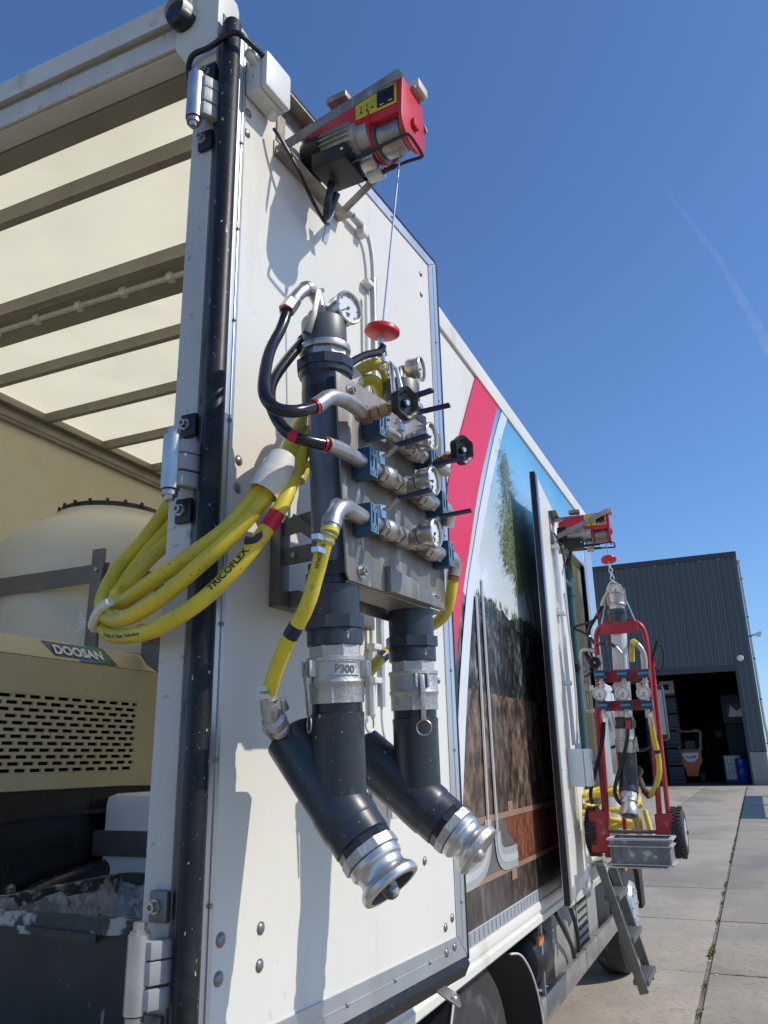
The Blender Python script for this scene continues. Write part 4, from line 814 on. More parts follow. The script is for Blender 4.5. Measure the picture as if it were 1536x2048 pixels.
for nm, P, U, zt in (('a', P1, U1, 0), ('b', P2, U2, .0)):
    q = lambda z: P(z)
    pr_ = lambda lst: [(z-1.70, r) for z, r in lst]
    o_ = P(1.70)
    pi = mp_('grey_pipe', MB().lathe(pr_([(1.99, .041), (2.43, .041)]), o_, U, 36), 'pvcg')
    mp_('pipe_union', MB().lathe(pr_([(2.385, .042), (2.388, .0525), (2.46, .0525), (2.465, .058), (2.478, .059)]), o_, U, 40).lathe(pr_([(2.478, .0640), (2.500, .0640), (2.502, .056)]), o_, U, 10), 'pvc', ang=28)
    mp_('adapter_nut', MB().lathe(pr_([(2.502, .051), (2.520, .051)]), o_, U, 8), 'steel', ang=20)
    mp_('pipe_clip', MB().lathe(pr_([(2.392, .0535), (2.432, .0535)]), o_, U, 36).box(D, .072 if nm == 'a' else .40, .12 if nm == 'a' else .44, .262, .284, 2.395, 2.43), 'blackp')
    rb = MB()
    for k in range(7):
        a = k*.008; rb.box(D, .038+a if nm == 'a' else .40+a, .042+a if nm == 'a' else .404+a, .262, .285, 2.397, 2.436)
    mp_('pipe_clip_rib', rb, 'rubber')
    mp_('coupling_ring', MB().lathe(pr_([(2.520, .051), (2.522, .0565), (2.528, .058), (2.536, .0565), (2.538, .051)]), o_, U, 36), 'steel')
    mp_('cap', MB().lathe(pr_([(2.538, .0485), (2.55, .0500), (2.597, .0500), (2.601, .048), (2.602, .0)]), o_, U, 36, caps=False), 'capgrey')
    kr = lambda lst: [(t_, r_*1.07) for t_, r_ in lst]
    prk = lambda lst: kr(pr_(lst))
    # lower run
    mp_('pipe_clip', MB().lathe(prk([(2.020, .0465), (2.050, .0465)]), o_, U, 36).box(D, .075 if nm == 'a' else .42, .13 if nm == 'a' else .47, .262, .284, 2.02, 2.05), 'blackp')
    mp_('pipe_adapter', MB().lathe(prk([(1.882, .048), (1.885, .0525), (1.914, .0525), (1.92, .050), (1.925, .050), (2.003, .050), (2.006, .046), (2.02, .044)]), o_, U, 40).lathe(prk([(1.917, .0585), (1.941, .0585)]), o_, U, 8, ph=.2), 'pvc', ang=28)
    mp_('adapter_nut', MB().lathe(prk([(1.860, .050), (1.884, .050)]), o_, U, 8), 'cast', ang=20)
    cl_ = mp_('camlock_coupling', MB().lathe(prk([(1.772, .050), (1.80, .050), (1.806, .0525), (1.812, .0545), (1.818, .0525), (1.85, .0525), (1.853, .0545), (1.860, .0545), (1.862, .050)]), o_, U, 40).lathe(prk([(1.772, .0515), (1.803, .0515)]), o_, U, 8, ph=.3), 'cast', ang=28)
    # camlock ears, lever and pull ring
    sides = (D.d(-.82, -.40, 0), D.d(.30, .92, 0)) if nm == 'a' else (D.d(-.72, .69, 0), D.d(.72, -.69, 0))
    for sd in sides:
        sd = sd.normalized(); tg = sd.cross(V((0, 0, 1))); c = P(1.835)+sd*.060
        obj('cam_ear', MB().bar(c+tg*.014-U*.016, c+tg*.014+U*.016, .018, .006, sd).bar(c-tg*.014-U*.016, c-tg*.014+U*.016, .018, .006, sd), M['cast'], cl_, bevel=.002)
        obj('cam_lever', MB().bar(c+U*.012, c-U*.03+sd*.006, .013, .012, sd).bar(c-U*.028+sd*.008, c-U*.088+sd*.004, .012, .005, tg), M['steel'], cl_, bevel=.002)
        obj('pull_ring', MB().torus(c-U*.104+sd*.004, sd+tg*.3, .0165, .0016, 28, 6), M['steel'], cl_)
    if nm == 'a':
        pth = [P(1.83)+(D.d(-.62, .78, 0)*math.cos(k*.05)+D.d(.78, .62, 0)*math.sin(k*.05))*.0001 for k in range(3)]
        vs, fs = text_mesh('P300', .021, .0006); sd = D.d(-.62, .78, 0).normalized(); tg = V((0, 0, 1)).cross(sd)
        obj('cast_lettering', MB().add([P(1.826)+(sd*math.cos((v.x-.022)/.0575)+tg*math.sin((v.x-.022)/.0575))*.0572+U*v.y for v in vs], fs), M['strap'], cl_)
        fr = MB()
        for a0, b0, a1, b1 in ((-.62, 1.822, .55, 1.822), (-.62, 1.848, .55, 1.848)):
            fr.tube([P(b0)+(sd*math.cos(a0+(a1-a0)*k/10)+tg*math.sin(a0+(a1-a0)*k/10))*.0570 for k in range(11)], .0012, 6)
        obj('cast_border', fr, M['cast'], cl_)
    mp_('pipe_collar', MB().lathe(prk([(1.755, .047), (1.774, .047)]), o_, U, 32), 'rubber')
    # Y fitting: vertical inlet and sloping run
    J = P(1.575); RD = D.d(.0, .64, -.77).normalized() if nm == 'a' else D.d(.10, .775, -.62).normalized()
    yf = mp_('y_fitting', MB().lathe([(1.585-1.70, .0515), (1.735-1.70, .0525), (1.753-1.70, .0535), (1.756-1.70, .047)], o_, U, 44).lathe(kr([(-.185, .030), (-.185, .044), (-.178, .0535), (.035, .0535), (.040, .0530), (.074, .0530), (.078, .046)]), J, RD, 44), 'pvc', ang=40)
    obj('fitting_saddle', MB().lathe(kr([(-.012, .0538), (.0, .0550), (.036, .0552), (.042, .0532)]), J, RD, 44), M['pvc'], yf)
    mp_('end_adapter', MB().lathe(kr([(.076, .0515), (.090, .0515)]), J, RD, 8, ph=.3), 'rubber', ang=20)
    mp_('adapter_nut', MB().lathe(kr([(.091, .0535), (.109, .0535)]), J, RD, 10, ph=.2), 'cast', ang=20)
    kc = lambda lst: [(t_, r_*1.01) for t_, r_ in lst]
    ec = mp_('end_coupling', MB().lathe(kc([(.109, .049), (.112, .0515), (.122, .0520), (.126, .0505), (.130, .0465), (.135, .0452), (.141, .0452), (.146, .0470), (.150, .0510), (.154, .0545), (.159, .0570), (.167, .0575), (.1705, .0560), (.1715, .0535), (.1715, .0455)]), J, RD, 48, caps=False), 'shiny', ang=22)
    obj('inner_plug', MB().lathe(kc([(.11, .013), (.148, .0155), (.166, .016), (.175, .013), (.180, .007)]), J-V((0, 0, .008)), RD, 14), M['residue' if nm == 'a' else 'steel'], ec)
    obj('bore', MB().lathe(kc([(.1713, .0453), (.150, .0420), (.115, .0418), (.1145, .0)]), J, RD, 40, caps=False), M['capgrey'], ec)
    if nm == 'b': obj('crusted_lip', MB().lathe(kc([(.160, .0582), (.174, .0570), (.1755, .052), (.172, .047)]), J+RD.cross(D.s)*.002, RD, 13), M['cast'], ec)
# cap lever, elbows and gauges on top of the pipes
mp_('cap_lever', MB().bar(D(.018, .24, 2.575), D(.030, .246, 2.650), .012, .007).bar(D(.030, .246, 2.647), D(.058, .24, 2.668), .010, .006), 'steel', bevel=.002)
mp_('cap_lever', MB().bar(D(.006, .232, 2.535), D(.018, .240, 2.590), .018, .014), 'capgrey', bevel=.004)
mp_('top_elbow', MB().tube(smooth([D(.072, .22, 2.605), D(.07, .22, 2.645), D(.052, .215, 2.668), D(.028, .215, 2.662), D(.0, .212, 2.632), D(-.022, .21, 2.598)], 5), .0145, 14), 'steel')
mp_('elbow_collar', MB().tube([D(.036, .215, 2.668), D(.024, .214, 2.660)], .017, 14).tube([D(-.012, .211, 2.613), D(-.018, .211, 2.604)], .0165, 14), 'steel')
mp_('hose_nut', MB().tube([D(-.020, .211, 2.602), D(-.040, .211, 2.572)], .0175, 6), 'steel', ang=20)
mp_('blank_fitting', MB().lathe([(0, .012), (.02, .012), (.026, .010), (.03, .004)], P1(2.61), U1, 14), 'steel')
mp_('gauge_stem', MB().tube(smooth([P1(2.60)+D.d(.02, .01, 0), P1(2.62)+D.d(.028, .02, .0), P1(2.635)+D.d(.032, .03, .004)]), .008, 10), 'steel')
gauge(man, D(.094, .285, 2.628), D.d(-.28, .92, -.05), .036, .034, 236)
mp_('gauge_stem', MB().tube(smooth([P2(2.60), P2(2.628), D(.455, .225, 2.655), D(.47, .235, 2.66)]), .008, 10), 'steel')
gauge(man, D(.485, .27, 2.655), D.d(.15, .95, -.05), .0318, .036, 236)
def hexnut(p, q, r, m='steel', parent=man, n=6, name='hex_nut'): return obj(name, MB().tube([p, q], r, n), M[m], parent, ang=20)
def clampblk(s, z, o0=.290, o1=.333):
    k = mp_('pipe_clamp', MB().box(D, s-.0155, s+.0155, o0, o1, z-.032, z+.032), 'clamp', bevel=.003)
    fr = MB().box(D, s-.0148, s-.0115, o1+.0002, o1+.0022, z-.030, z+.030).box(D, s+.0115, s+.0148, o1+.0002, o1+.0022, z-.030, z+.030).box(D, s-.0114, s+.0114, o1+.0002, o1+.0022, z-.030, z-.0275).box(D, s-.0114, s+.0114, o1+.0002, o1+.0022, z+.0275, z+.030).box(D, s-.003, s+.003, o1+.0002, o1+.0022, z-.012, z+.012)
    for sg_ in (-1, 1): fr.torus(D(s, o1+.001, z+sg_*.019), D.n, .0078, .0016, 18, 6)
    obj('clamp_face', fr, M['clampl'], k)
    for sg_ in (-1, 1): obj('clamp_bolt', MB().lathe([(0, .006), (.003, .006), (.003, .003), (.001, .003)], D(s, o1, z+sg_*.019), D.n, 10), M['steel'], k)
OR = .315
def lever(s, z, parent, ds=0., do=.0):
    b = mp_('valve_stem', MB().tube([D(s, OR+do, z+.018), D(s, OR+do, z+.036)], .010, 10).tube([D(s, OR+do, z+.036), D(s, OR+do, z+.046)], .012, 6), 'zinc')
    lv_ = obj('valve_lever', MB().bar(D(s, OR+do-.012, z+.037), D(s, OR+do+.018, z+.038), .016, .003, D.s).bar(D(s, OR+do+.017, z+.0375), D(s+ds*.3, OR+do+.045, z+.057), .014, .003, D.s), M['steel'], b)
    obj('lever_sleeve', MB().bar(D(s+ds*.3, OR+do+.042, z+.056), D(s+ds, OR+do+.118, z+.062), .018, .007, D.s), M['lever'], b, bevel=.003)
for ri, (z, sl_, sr) in enumerate(((2.358, .150, .405), (2.252, .106, .458), (2.131, .106, .481))):
    x0 = sl_-.012 if ri == 0 else -.01
    mp_('row_pipe', MB().tube([D(x0, OR, z), D(.515, OR, z+.006)], .0145, 18), 'steel')
    clampblk(sl_, z); clampblk(sr, z+.006)
    s1_ = sl_+.062
    if ri: hexnut(D(s1_-.012, OR, z), D(s1_+.006, OR, z), .0198)
    if ri: vb = mp_('ball_valve', MB().lathe([(0, .019), (.008, .022), (.022, .0235), (.036, .022), (.044, .019)], D(s1_+.008, OR, z), D.s, 20), 'steel')
    if ri: hexnut(D(s1_+.053, OR, z), D(s1_+.070, OR, z), .0198)
    if ri: mp_('thread_ring', MB().tube([D(s1_+.072, OR, z), D(s1_+.078, OR, z)], .020, 20), 'steel')
    lever(sl_+.064 if ri else sl_+.05, z if ri else z+.012, None, 0)
    sg1 = s1_+(.108 if ri else .062)
    mp_('tee', MB().lathe([(-.027, .0185), (-.025, .021), (-.016, .021), (-.013, .0185), (.013, .0185), (.016, .021), (.025, .021), (.027, .0185)], D(sg1, OR, z), D.s, 22).lathe([(0, .017), (.022, .017), (.026, .0195), (.034, .0195), (.034, .011)], D(sg1, OR, z), D.n, 22), 'steel')
    gauge(man, D(sg1, .390, z), D.d(.04, 1, -.05), .0312, .032, (238, 262, 222)[ri], .02)
    s2_ = sr-.105
    hexnut(D(s2_-.01, OR, z), D(s2_+.008, OR, z), .0198); mp_('ball_valve', MB().lathe([(0, .019), (.008, .022), (.022, .0235), (.036, .022), (.044, .019)], D(s2_+.01, OR, z), D.s, 20), 'steel'); hexnut(D(s2_+.056, OR, z), D(s2_+.072, OR, z), .0198)
    lever(s2_-.012 if ri else s2_-.03, z+.012, None, .02)
    if ri: mp_('end_elbow', MB().tube(smooth([D(sr+.02, OR, z+.006), D(sr+.05, OR, z+.006), D(sr+.068, OR-.004, z-.006), D(sr+.072, OR-.01, z-.03)]), .0175, 14), 'steel')
# row inlets at the left: elbows towards the hoses
mp_('inlet_elbow', MB().tube(smooth([D(-.112, .335, 2.292), D(-.096, .337, 2.306), D(-.068, .338, 2.328), D(-.03, .337, 2.342), D(.02, .334, 2.350), D(.075, .326, 2.354)], 4), .0158, 16), 'steel')
hexnut(D(.07, .326, 2.353), D(.088, .322, 2.355), .019, 'brass'); 
mp_('inlet_elbow', MB().tube(smooth([D(-.056, .322, 2.238), D(-.03, .322, 2.242), D(.02, .319, 2.249), D(.09, OR, 2.252)], 4), .0158, 16), 'steel')
mp_('inlet_elbow', MB().tube(smooth([D(-.046, .325, 2.069), D(-.038, .325, 2.092), D(-.02, .325, 2.116), D(.005, .323, 2.129), D(.035, .320, 2.131), D(.09, OR, 2.131)], 5), .0175, 16), 'steel')
for p, q in ((D(-.043, .325, 2.078), D(-.037, .325, 2.094)),): mp_('elbow_collar', MB().tube([p, q], .0195, 16), 'steel')
# needle valves with black handwheels
def handwheel(c, ax, r=.033, parent=None):
    ax = V(ax).normalized(); u = ax.orthogonal().normalized(); w = ax.cross(u); pts = []
    mb = MB(); n = 36; prof = []
    rr = lambda k: r*(1+.07*math.cos(6*2*PI*k/n))
    rings = [(-.012, .80), (-.010, .98), (.004, 1.0), (.009, .93), (.008, .80), (-.002, .62), (-.003, .28), (.003, .24), (.004, .0001)]
    vs = []; 
    for t, f in rings: vs += [c+ax*t+(u*math.cos(2*PI*k/n)+w*math.sin(2*PI*k/n))*rr(k)*f for k in range(n)]
    fs = [(i*n+k, i*n+(k+1) % n, (i+1)*n+(k+1) % n, (i+1)*n+k) for i in range(len(rings)-1) for k in range(n)]+[tuple(range(n))]
    mb.add(vs, fs); h = obj('handwheel', mb, M['blackp'], parent or man, ang=50)
    obj('wheel_nut', MB().lathe([(.002, .006), (.008, .006)], c, ax, 6), M['chrome'], h); return h
for s0_, sw_, z in ((.085, .104, 2.360), (.414, .397, 2.355)):
    b0 = D(s0_, .322, z-.010); b1 = D(sw_, .408, z+.006); ax = (b1-b0).normalized()
    nv = mp_('needle_valve', MB().tube([b0-ax*.01, b1-ax*.005], .0085, 12), 'brass')
    for t0, t1, r in ((-.004, .016, .0175), (.022, .036, .0155), (.040, .058, .0145)): obj('hex_nut', MB().tube([b0+ax*t0, b0+ax*t1], r, 6), M['brass'], nv, ang=20)
    handwheel(b1+ax*.005, D.d(-.30, 1, -.18), .034)
# black hoses with red ferrules
bh1 = smooth([D(-.036, .211, 2.575), D(-.054, .21, 2.526), D(-.103, .22, 2.447), D(-.156, .25, 2.361), D(-.186, .275, 2.300), D(-.186, .30, 2.268), D(-.160, .325, 2.266), D(-.112, .335, 2.292)], 6)
bh2 = smooth([D(.06, .19, 2.56), D(-.012, .19, 2.469), D(-.067, .20, 2.397), D(-.099, .22, 2.339), D(-.113, .25, 2.284), D(-.110, .275, 2.252), D(-.098, .30, 2.238), D(-.056, .322, 2.238)], 6)
for b_ in (bh1, bh2):
    h = mp_('black_hose', MB().tube(b_, .0118, 16), 'blackhose')
    for i in (0, len(b_)-2): obj('ferrule', MB().tube([b_[i], b_[i].lerp(b_[i+1], .8)], .0145, 16), M['redtape'], h)
obj('tape_band', MB().tube(bh2[-12:-8], .0126, 16), M['redtape'], h)
# yellow air hoses of the manifold
yp1 = smooth([D(-.049, .325, 2.062), D(-.053, .315, 2.036), D(-.046, .295, 1.990), D(-.041, .27, 1.933), D(-.029, .22, 1.875), D(-.011, .18, 1.824), D(.010, .15, 1.785)], 6)
h = mp_('yellow_hose', MB().tube(yp1, .0145, 18), 'yellow')
obj('tape_band', MB().tube(yp1[21:24], .0150, 18), M['navytape'], h)
obj('hose_print', tube_text('TRICOFLEX', .009, yp1, .0145, .02, D.d(-.8, .45, .1), .0006, .0002), M['print'], h)
for k in (0, 3): obj('hose_clamp', MB().tube([yp1[k], yp1[k+1]], .0168, 18).box(D, -.085, -.060, .310, .325, 2.046-k*.008, 2.056-k*.008), M['zinc'], h)
obj('yellow_cap_ring', MB().tube([D(-.046, .325, 2.072), D(-.048, .325, 2.064)], .0175, 18), M['stick_y'], h)
cp = mp_('hose_coupling', MB().tube(smooth([D(.010, .15, 1.785), D(.018, .145, 1.768), D(.03, .138, 1.755), D(.05, .132, 1.745)], 4), .0165, 14), 'cast')
obj('coupling_head', MB().lathe([(0, .016), (.006, .024), (.018, .025), (.022, .019), (.03, .018), (.034, .022), (.044, .022), (.046, .014), (.09, .0135)], D(.045, .133, 1.747), D.d(.75, -.15, -.45), 18), M['cast'], cp)
for sg_ in (-1, 1): obj('coupling_claw', MB().tube(smooth([D(.05, .14, 1.745)+D.d(.3, .5*sg_, .5)*.0+D.d(.4, .6*sg_, .7*sg_)*.02, D(.035, .14, 1.752)+D.d(.2, .6*sg_, .8*sg_)*.034, D(.068, .13, 1.735)+D.d(.1, .5*sg_, .8*sg_)*.036]), .0055, 8), M['cast'], cp)
for z in (1.795, 1.78): obj('hose_clamp', MB().lathe([(-.003, .0175), (.003, .0175)], D(.010, .15, z), D.d(-.3, .4, .8), 18).box(D, -.014, -.004, .14, .165, z-.004, z+.006), M['steel'], cp)
yp2 = smooth([D(.553, .305, 2.100), D(.57, .27, 2.01), D(.60, .18, 1.975), D(.547, .12, 1.927), D(.454, .10, 1.853), D(.42, .09, 1.79), D(.44, .08, 1.74), D(.47, .085, 1.705)], 6)
h = mp_('yellow_hose', MB().tube(yp2, .0145, 18), 'yellow'); obj('tape_band', MB().tube(yp2[19:21], .0150, 18), M['navytape'], h)
obj('hose_clamp', MB().tube(yp2[0:2], .0165, 16), M['brass'], h)
# strap around the hook
mp_('black_strap', MB().tube(smooth([D(.338, .236, 2.665), D(.33, .23, 2.645), D(.28, .215, 2.615), D(.235, .20, 2.575), D(.205, .19, 2.52)]), .010, 8), 'rubber')
mp_('shackle', MB().torus(D(.352, .245, 2.598), D.d(.6, .5, 0), .014, .005, 18, 8), 'zinc')

# bracket on the door that the manifold rests on
rb_ = thing('rest_bracket', 'welded grey steel rest bracket bolted to the rear door behind the manifold', 'bracket', D(.21, 0, 2.0))
obj('upright', MB().box(D, .200, .238, .001, .030, 2.0, 2.22), M['strap'], rb_, bevel=.002)
obj('arm', MB().bar(D(.215, .03, 2.185), D(.215, .19, 2.205), .040, .006), M['strap'], rb_); obj('arm', MB().bar(D(.215, .03, 2.115), D(.215, .19, 2.118), .040, .006), M['strap'], rb_)
obj('brace', MB().bar(D(.20, .06, 2.20), D(.20, .16, 2.125), .026, .005), M['strap'], rb_)
obj('foot_block', MB().box(D, .239, .30, .001, .055, 2.0, 2.04), M['strap'], rb_, bevel=.003)
for o_, z in ((.06, 2.115), (.13, 2.117), (.06, 2.19), (.15, 2.20)): obj('bolt', MB().lathe([(0, .007), (.005, .007)], D(.2118, o_, z), D.d(-1, 0, 0), 6), M['steel'], rb_)
obj('upright', MB().box(D, .60, .635, .001, .030, 2.0, 2.22), M['strap'], rb_, bevel=.002); obj('cross_bar', MB().box(D, .3005, .5995, .03, .05, 2.0, 2.04), M['strap'], rb_, bevel=.002)

# ------------------------------------------------------------------ yellow hose bundle round the door post
hb = thing('hose_bundle', 'bundle of yellow hoses looped round the door post and tied with white tape', 'hose', (.1, .05, 1.95))
strB = [(.228, .120, 2.375), (.244, .020, 2.254), (.234, -.020, 2.183), (.187, -.060, 2.095), (.118, -.090, 2.021), (.023, -.100, 1.956), (-.073, -.080, 1.934), (-.158, -.040, 1.956), (-.217, .010, 2.007), (-.228, .060, 2.086), (-.196, .100, 2.157), (-.162, .140, 2.250), (-.148, .180, 2.350), (-.139, .240, 2.457), (-.16, .5, 2.55)]
strC = [(.236, .140, 2.393), (.247, .050, 2.264), (.244, .000, 2.171), (.198, -.040, 2.073), (.129, -.070, 1.990), (.033, -.080, 1.938), (-.058, -.060, 1.929), (-.159, -.020, 1.946), (-.220, .030, 2.000), (-.216, .080, 2.083), (-.184, .120, 2.166), (-.155, .160, 2.235), (-.13, .22, 2.34), (-.13, .5, 2.5)]
strA = [(.226, .100, 2.380), (.238, .000, 2.254), (.223, -.030, 2.198), (.157, -.060, 2.104), (.073, -.080, 2.044), (-.022, -.080, 1.999), (-.117, -.050, 1.974), (-.174, -.010, 2.000), (-.172, .020, 2.032), (-.140, .050, 2.092), (-.107, .090, 2.149), (-.096, .130, 2.200), (-.09, .2, 2.29), (-.1, .5, 2.45)]
off = [(0, 0, 0), (.014, -.010, -.026), (-.004, .012, .022)]
paths = []
for nm, pts, d_ in (('B', strB, V((-.006, .006, .012))), ('C', strC, V((.008, -.014, -.018))), ('A', strA, V((-.004, .018, .018)))):
    up_ = [D(.30, .12, 2.56), D(.262, .12, 2.48)]
    pp = smooth([q+d_*.8 for q in up_]+[V(p)+d_ for p in pts], 6); paths.append(pp)
    hh = obj('hose', MB().tube(pp, .0160, 18), M['yellow'], hb)
    if nm == 'C':
        L0 = sum((b-a).length for a, b in zip(pp, pp[1:]))*.0
        obj('hose_print', tube_text('TRICOFLEX', .020, list(reversed(pp)), .0160, sum((b-a).length for a, b in zip(pp[30:], pp[31:]))-.05-.13+.075, V((.25, -.9, .32)), .0006, .0005), M['print'], hh)
        obj('hose_print', tube_text('Tricoflex Air Super Technology', .011, list(reversed(pp)), .0160, sum((b-a).length for a, b in zip(pp[50:], pp[51:]))-.06, V((.25, -.9, -.1)), .0006, .0002), M['print'], hh)
        obj('tape_band', MB().tube(pp[25:28], .0168, 18), M['redtape'], hh)
for sft in (V((.012, .02, .02)), V((-.01, .03, -.015))):
    obj('hose', MB().tube(smooth([D(.16, .10, 2.30)+sft, D(.20, .105, 2.38)+sft, D(.26, .115, 2.49)+sft, D(.31, .14, 2.58)+sft, D(.345, .19, 2.615)+sft, D(.385, .20, 2.59)+sft, D(.42, .19, 2.50)+sft, D(.45, .19, 2.38)+sft], 6), .0155, 16), M['yellow'], hb)
wp = [V((.222, -.035, 2.180)), V((.232, -.025, 2.205)), V((.239, -.01, 2.235)), V((.242, .005, 2.262))]
obj('wrap_tape', MB().tube(wp, [.031, .034, .033, .030], 20, caps=False), M['masking'], hb)
obj('wrap_tape', MB().tube([D(.285, .13, 2.53), D(.305, .14, 2.565), D(.325, .155, 2.595)], [.034, .036, .033], 20, caps=False), M['masking'], hb)
obj('string_tie', MB().tube(smooth([(-.115, -.075, 1.985), (-.15, -.065, 1.975), (-.19, -.04, 1.955), (-.215, -.01, 1.948), (-.225, .02, 1.955)]), .010, 8), M['masking'], hb)
tw = MB()
for k in range(5): tw.tube(smooth([V((-.238, -.012, 1.962)), V((-.25, -.015, 1.962+.008*k-.014)), V((-.262+.003*k, -.018, 1.968+.012*(k-2)))]), .0016, 5)
obj('string_end', tw, M['masking'], hb)
obj('navy_tie', MB().tube(smooth([(.205, -.07, 2.075), (.222, -.06, 2.075), (.232, -.045, 2.095)]), .008, 6), M['navytape'], hb)

# ------------------------------------------------------------------ cargo inside the open rear
# water tank above the compressor
tx, ty = -1.86, 1.75
t = thing('water_tank', 'milky white plastic water tank with a black screw lid inside the truck', 'tank', (tx, ty, 2.10))
obj('tank_body', MB().lathe([(0, .50), (.04, .55), (.50, .55), (.58, .535), (.66, .48), (.72, .38), (.755, .30), (.775, .285), (.79, .285)], (tx, ty, 2.10), (0, 0, 1), 48), M['tank'], t, ang=50)
ld = obj('lid', MB().lathe([(0, .262), (.0, .272), (.045, .268), (.05, .255), (.055, .15), (.055, .0)], (tx, ty, 2.875), (0, 0, 1), 48), M['rubber'], t)
for k in range(20):
    a = k*2*PI/20; obj('lid_rib', MB().box(A, -.008, .008, -.004, .004, 0, .058), M['blackp'], ld) if k == 0 else None
    c = V((tx+math.cos(a)*.272, ty+math.sin(a)*.272, 2.874)); e = V((-math.sin(a), math.cos(a), 0))
    if k: obj('lid_rib', MB().bar(c, c+V((0, 0, .056)), .014, .010, e), M['blackp'], ld)
for o_ in [o for o in ld.children if (WL[o.name]-WL[ld.name]).length > .5]: bpy.data.objects.remove(o_)
fr = obj('strap_band', MB().box(A, -2.42, -1.33, 1.185, 1.193, 2.405, 2.485).box(A, -1.300, -1.292, 1.20, 2.2, 2.405, 2.485), M['strap'], t)
sk = obj('corner_stake', MB().box(A, -1.405, -1.345, 1.165, 1.184, 2.10, 2.545), M['strap'], t, bevel=.002)
for z, x in ((2.455, -1.375), (2.455, -1.318)): obj('bolt', MB().lathe([(0, .010), (.006, .010), (.008, .006)], (x, 1.1645 if x < -1.34 else 1.1845, z), (0, -1, 0), 10), M['steel'], sk)
rb2 = obj('red_bracket', MB().box(A, -1.235, -1.10, 1.28, 1.31, 2.155, 2.225), M['red'], t, bevel=.002)
obj('bracket_plate', MB().prism([(-1.235, 1.315, 2.155), (-1.10, 1.315, 2.155), (-1.10, 1.315, 2.00), (-1.20, 1.315, 2.06), (-1.235, 1.315, 2.10)], (0, .01, 0)), M['strap'], rb2)
# compressor
cm = thing('air_compressor', 'beige air compressor with slotted ventilation panel standing inside the truck', 'compressor', (-1.7, .8, 1.03))
cX = -1.2
obj('canopy_top', MB().prism([(cX, .08, 2.035), (cX-.05, .08, 2.105), (cX-.09, .08, 2.115), (-2.2, .08, 2.115), (-2.2, .08, 2.10), (cX-.1, .08, 2.095), (cX-.012, .08, 2.035)], (0, 1.33, 0)), M['beige'], cm, bevel=.003)
obj('end_panel', MB().box(A, -2.2, cX-.012, 1.385, 1.40, 1.59, 2.034), M['beige'], cm)
GR0, GR1, GZ0, GZ1 = .12, 1.275, 1.643, 1.908
obj('side_panel', MB().box(A, cX-.010, cX, GR1, 1.40, 1.59, 2.033).box(A, cX-.010, cX, .08, GR1-.0005, GZ1, 2.033).box(A, cX-.010, cX, .08, GR1-.0005, 1.59, GZ0).box(A, cX-.010, cX, .08, GR0, GZ0+.0005, GZ1-.0005), M['beige'], cm)
n_ = 12; pz = (GZ1-GZ0)/n_; gr = MB()
for i in range(n_+1):
    z = GZ0+i*pz; gr.box(A, cX-.009, cX-.0005, GR0, GR1, max(GZ0+.0006, z-.0052), min(GZ1-.0006, z+.0052))
obj('grille_bar', gr, M['beige'], cm, kind='stuff')
gr = MB()
for i in range(n_):
    z = GZ0+(i+.5)*pz; y = GR0+(.032 if i % 2 else 0)
    while y < GR1: gr.box(A, cX-.0085, cX-.001, max(GR0, y-.008), min(GR1, y+.008), z-pz/2+.0053, z+pz/2-.0053); y += .064
obj('grille_bridge', gr, M['beige'], cm, kind='stuff')
obj('grille_void', MB().box(A, cX-.09, cX-.075, .08, 1.38, 1.60, 2.03), M['dark'], cm)
obj('base_panel', MB().box(A, -2.2, cX-.004, .08, 1.40, 1.03, 1.585), M['rubber'], cm, bevel=.004)
obj('base_fitting', MB().lathe([(0, .022), (.008, .022), (.010, .014), (.016, .013)], (cX-.004, .74, 1.285), (1, 0, 0), 20), M['chrome'], cm)
obj('base_ledge', MB().box(A, cX-.003, cX+.035, .08, 1.38, 1.50, 1.512), M['dark'], cm)
obj('base_hose', MB().tube(smooth([(-1.17, .5, 1.12), (-1.16, .75, 1.25), (-1.15, 1.0, 1.30), (-1.16, 1.3, 1.31)]), .035, 12), M['rubber'], cm)
# badge on the slanted top edge (reads DOOSAN)
e0 = V((cX, 0, 2.035)); e1 = V((cX-.05, 0, 2.105)); ud = (e1-e0).normalized(); nn = V((ud.z, 0, -ud.x))
q = lambda y, k: e0+ud*k+V((0, y, 0))+nn*.0025
bd = obj('badge', MB().poly([q(.795, .080), q(.97, .080), q(.94, .016), q(.835, .016)]), mat('badge_violet', (.075, .09, .19), .4), cm)
obj('badge_field', MB().poly([q(.935, .082)+nn*.001, q(1.04, .082)+nn*.001, q(1.06, .004)+nn*.001, q(.955, .002)+nn*.001]), mat('badge_blue', (.012, .17, .30), .4), bd)
obj('badge_field', MB().poly([q(1.015, .084)+nn*.002, q(1.105, .084)+nn*.002, q(1.145, .004)+nn*.002, q(1.04, .004)+nn*.002]), mat('badge_green', (.012, .16, .11), .4), bd)
obj('badge_lettering', flat_text('DOOSAN', .058, q(.832, .022), (0, 1, 0), ud, nn, .0045, .0022), M['white'], bd)
# jerrycan in front of the compressor
jc = thing('jerrycan', 'white plastic canister with a dark steel strap beside the compressor', 'canister', (-.95, 1.27, 1.03))
obj('can_body', MB().box(A, -1.172, -.74, 1.10, 1.42, 1.03, 1.565), M['can'], jc, bevel=.035, ang=50)
obj('strap', MB().box(A, -1.197, -.72, 1.085, 1.097, 1.355, 1.44).box(A, -1.197, -1.178, 1.098, 1.3, 1.355, 1.44), M['strap'], jc, bevel=.002)
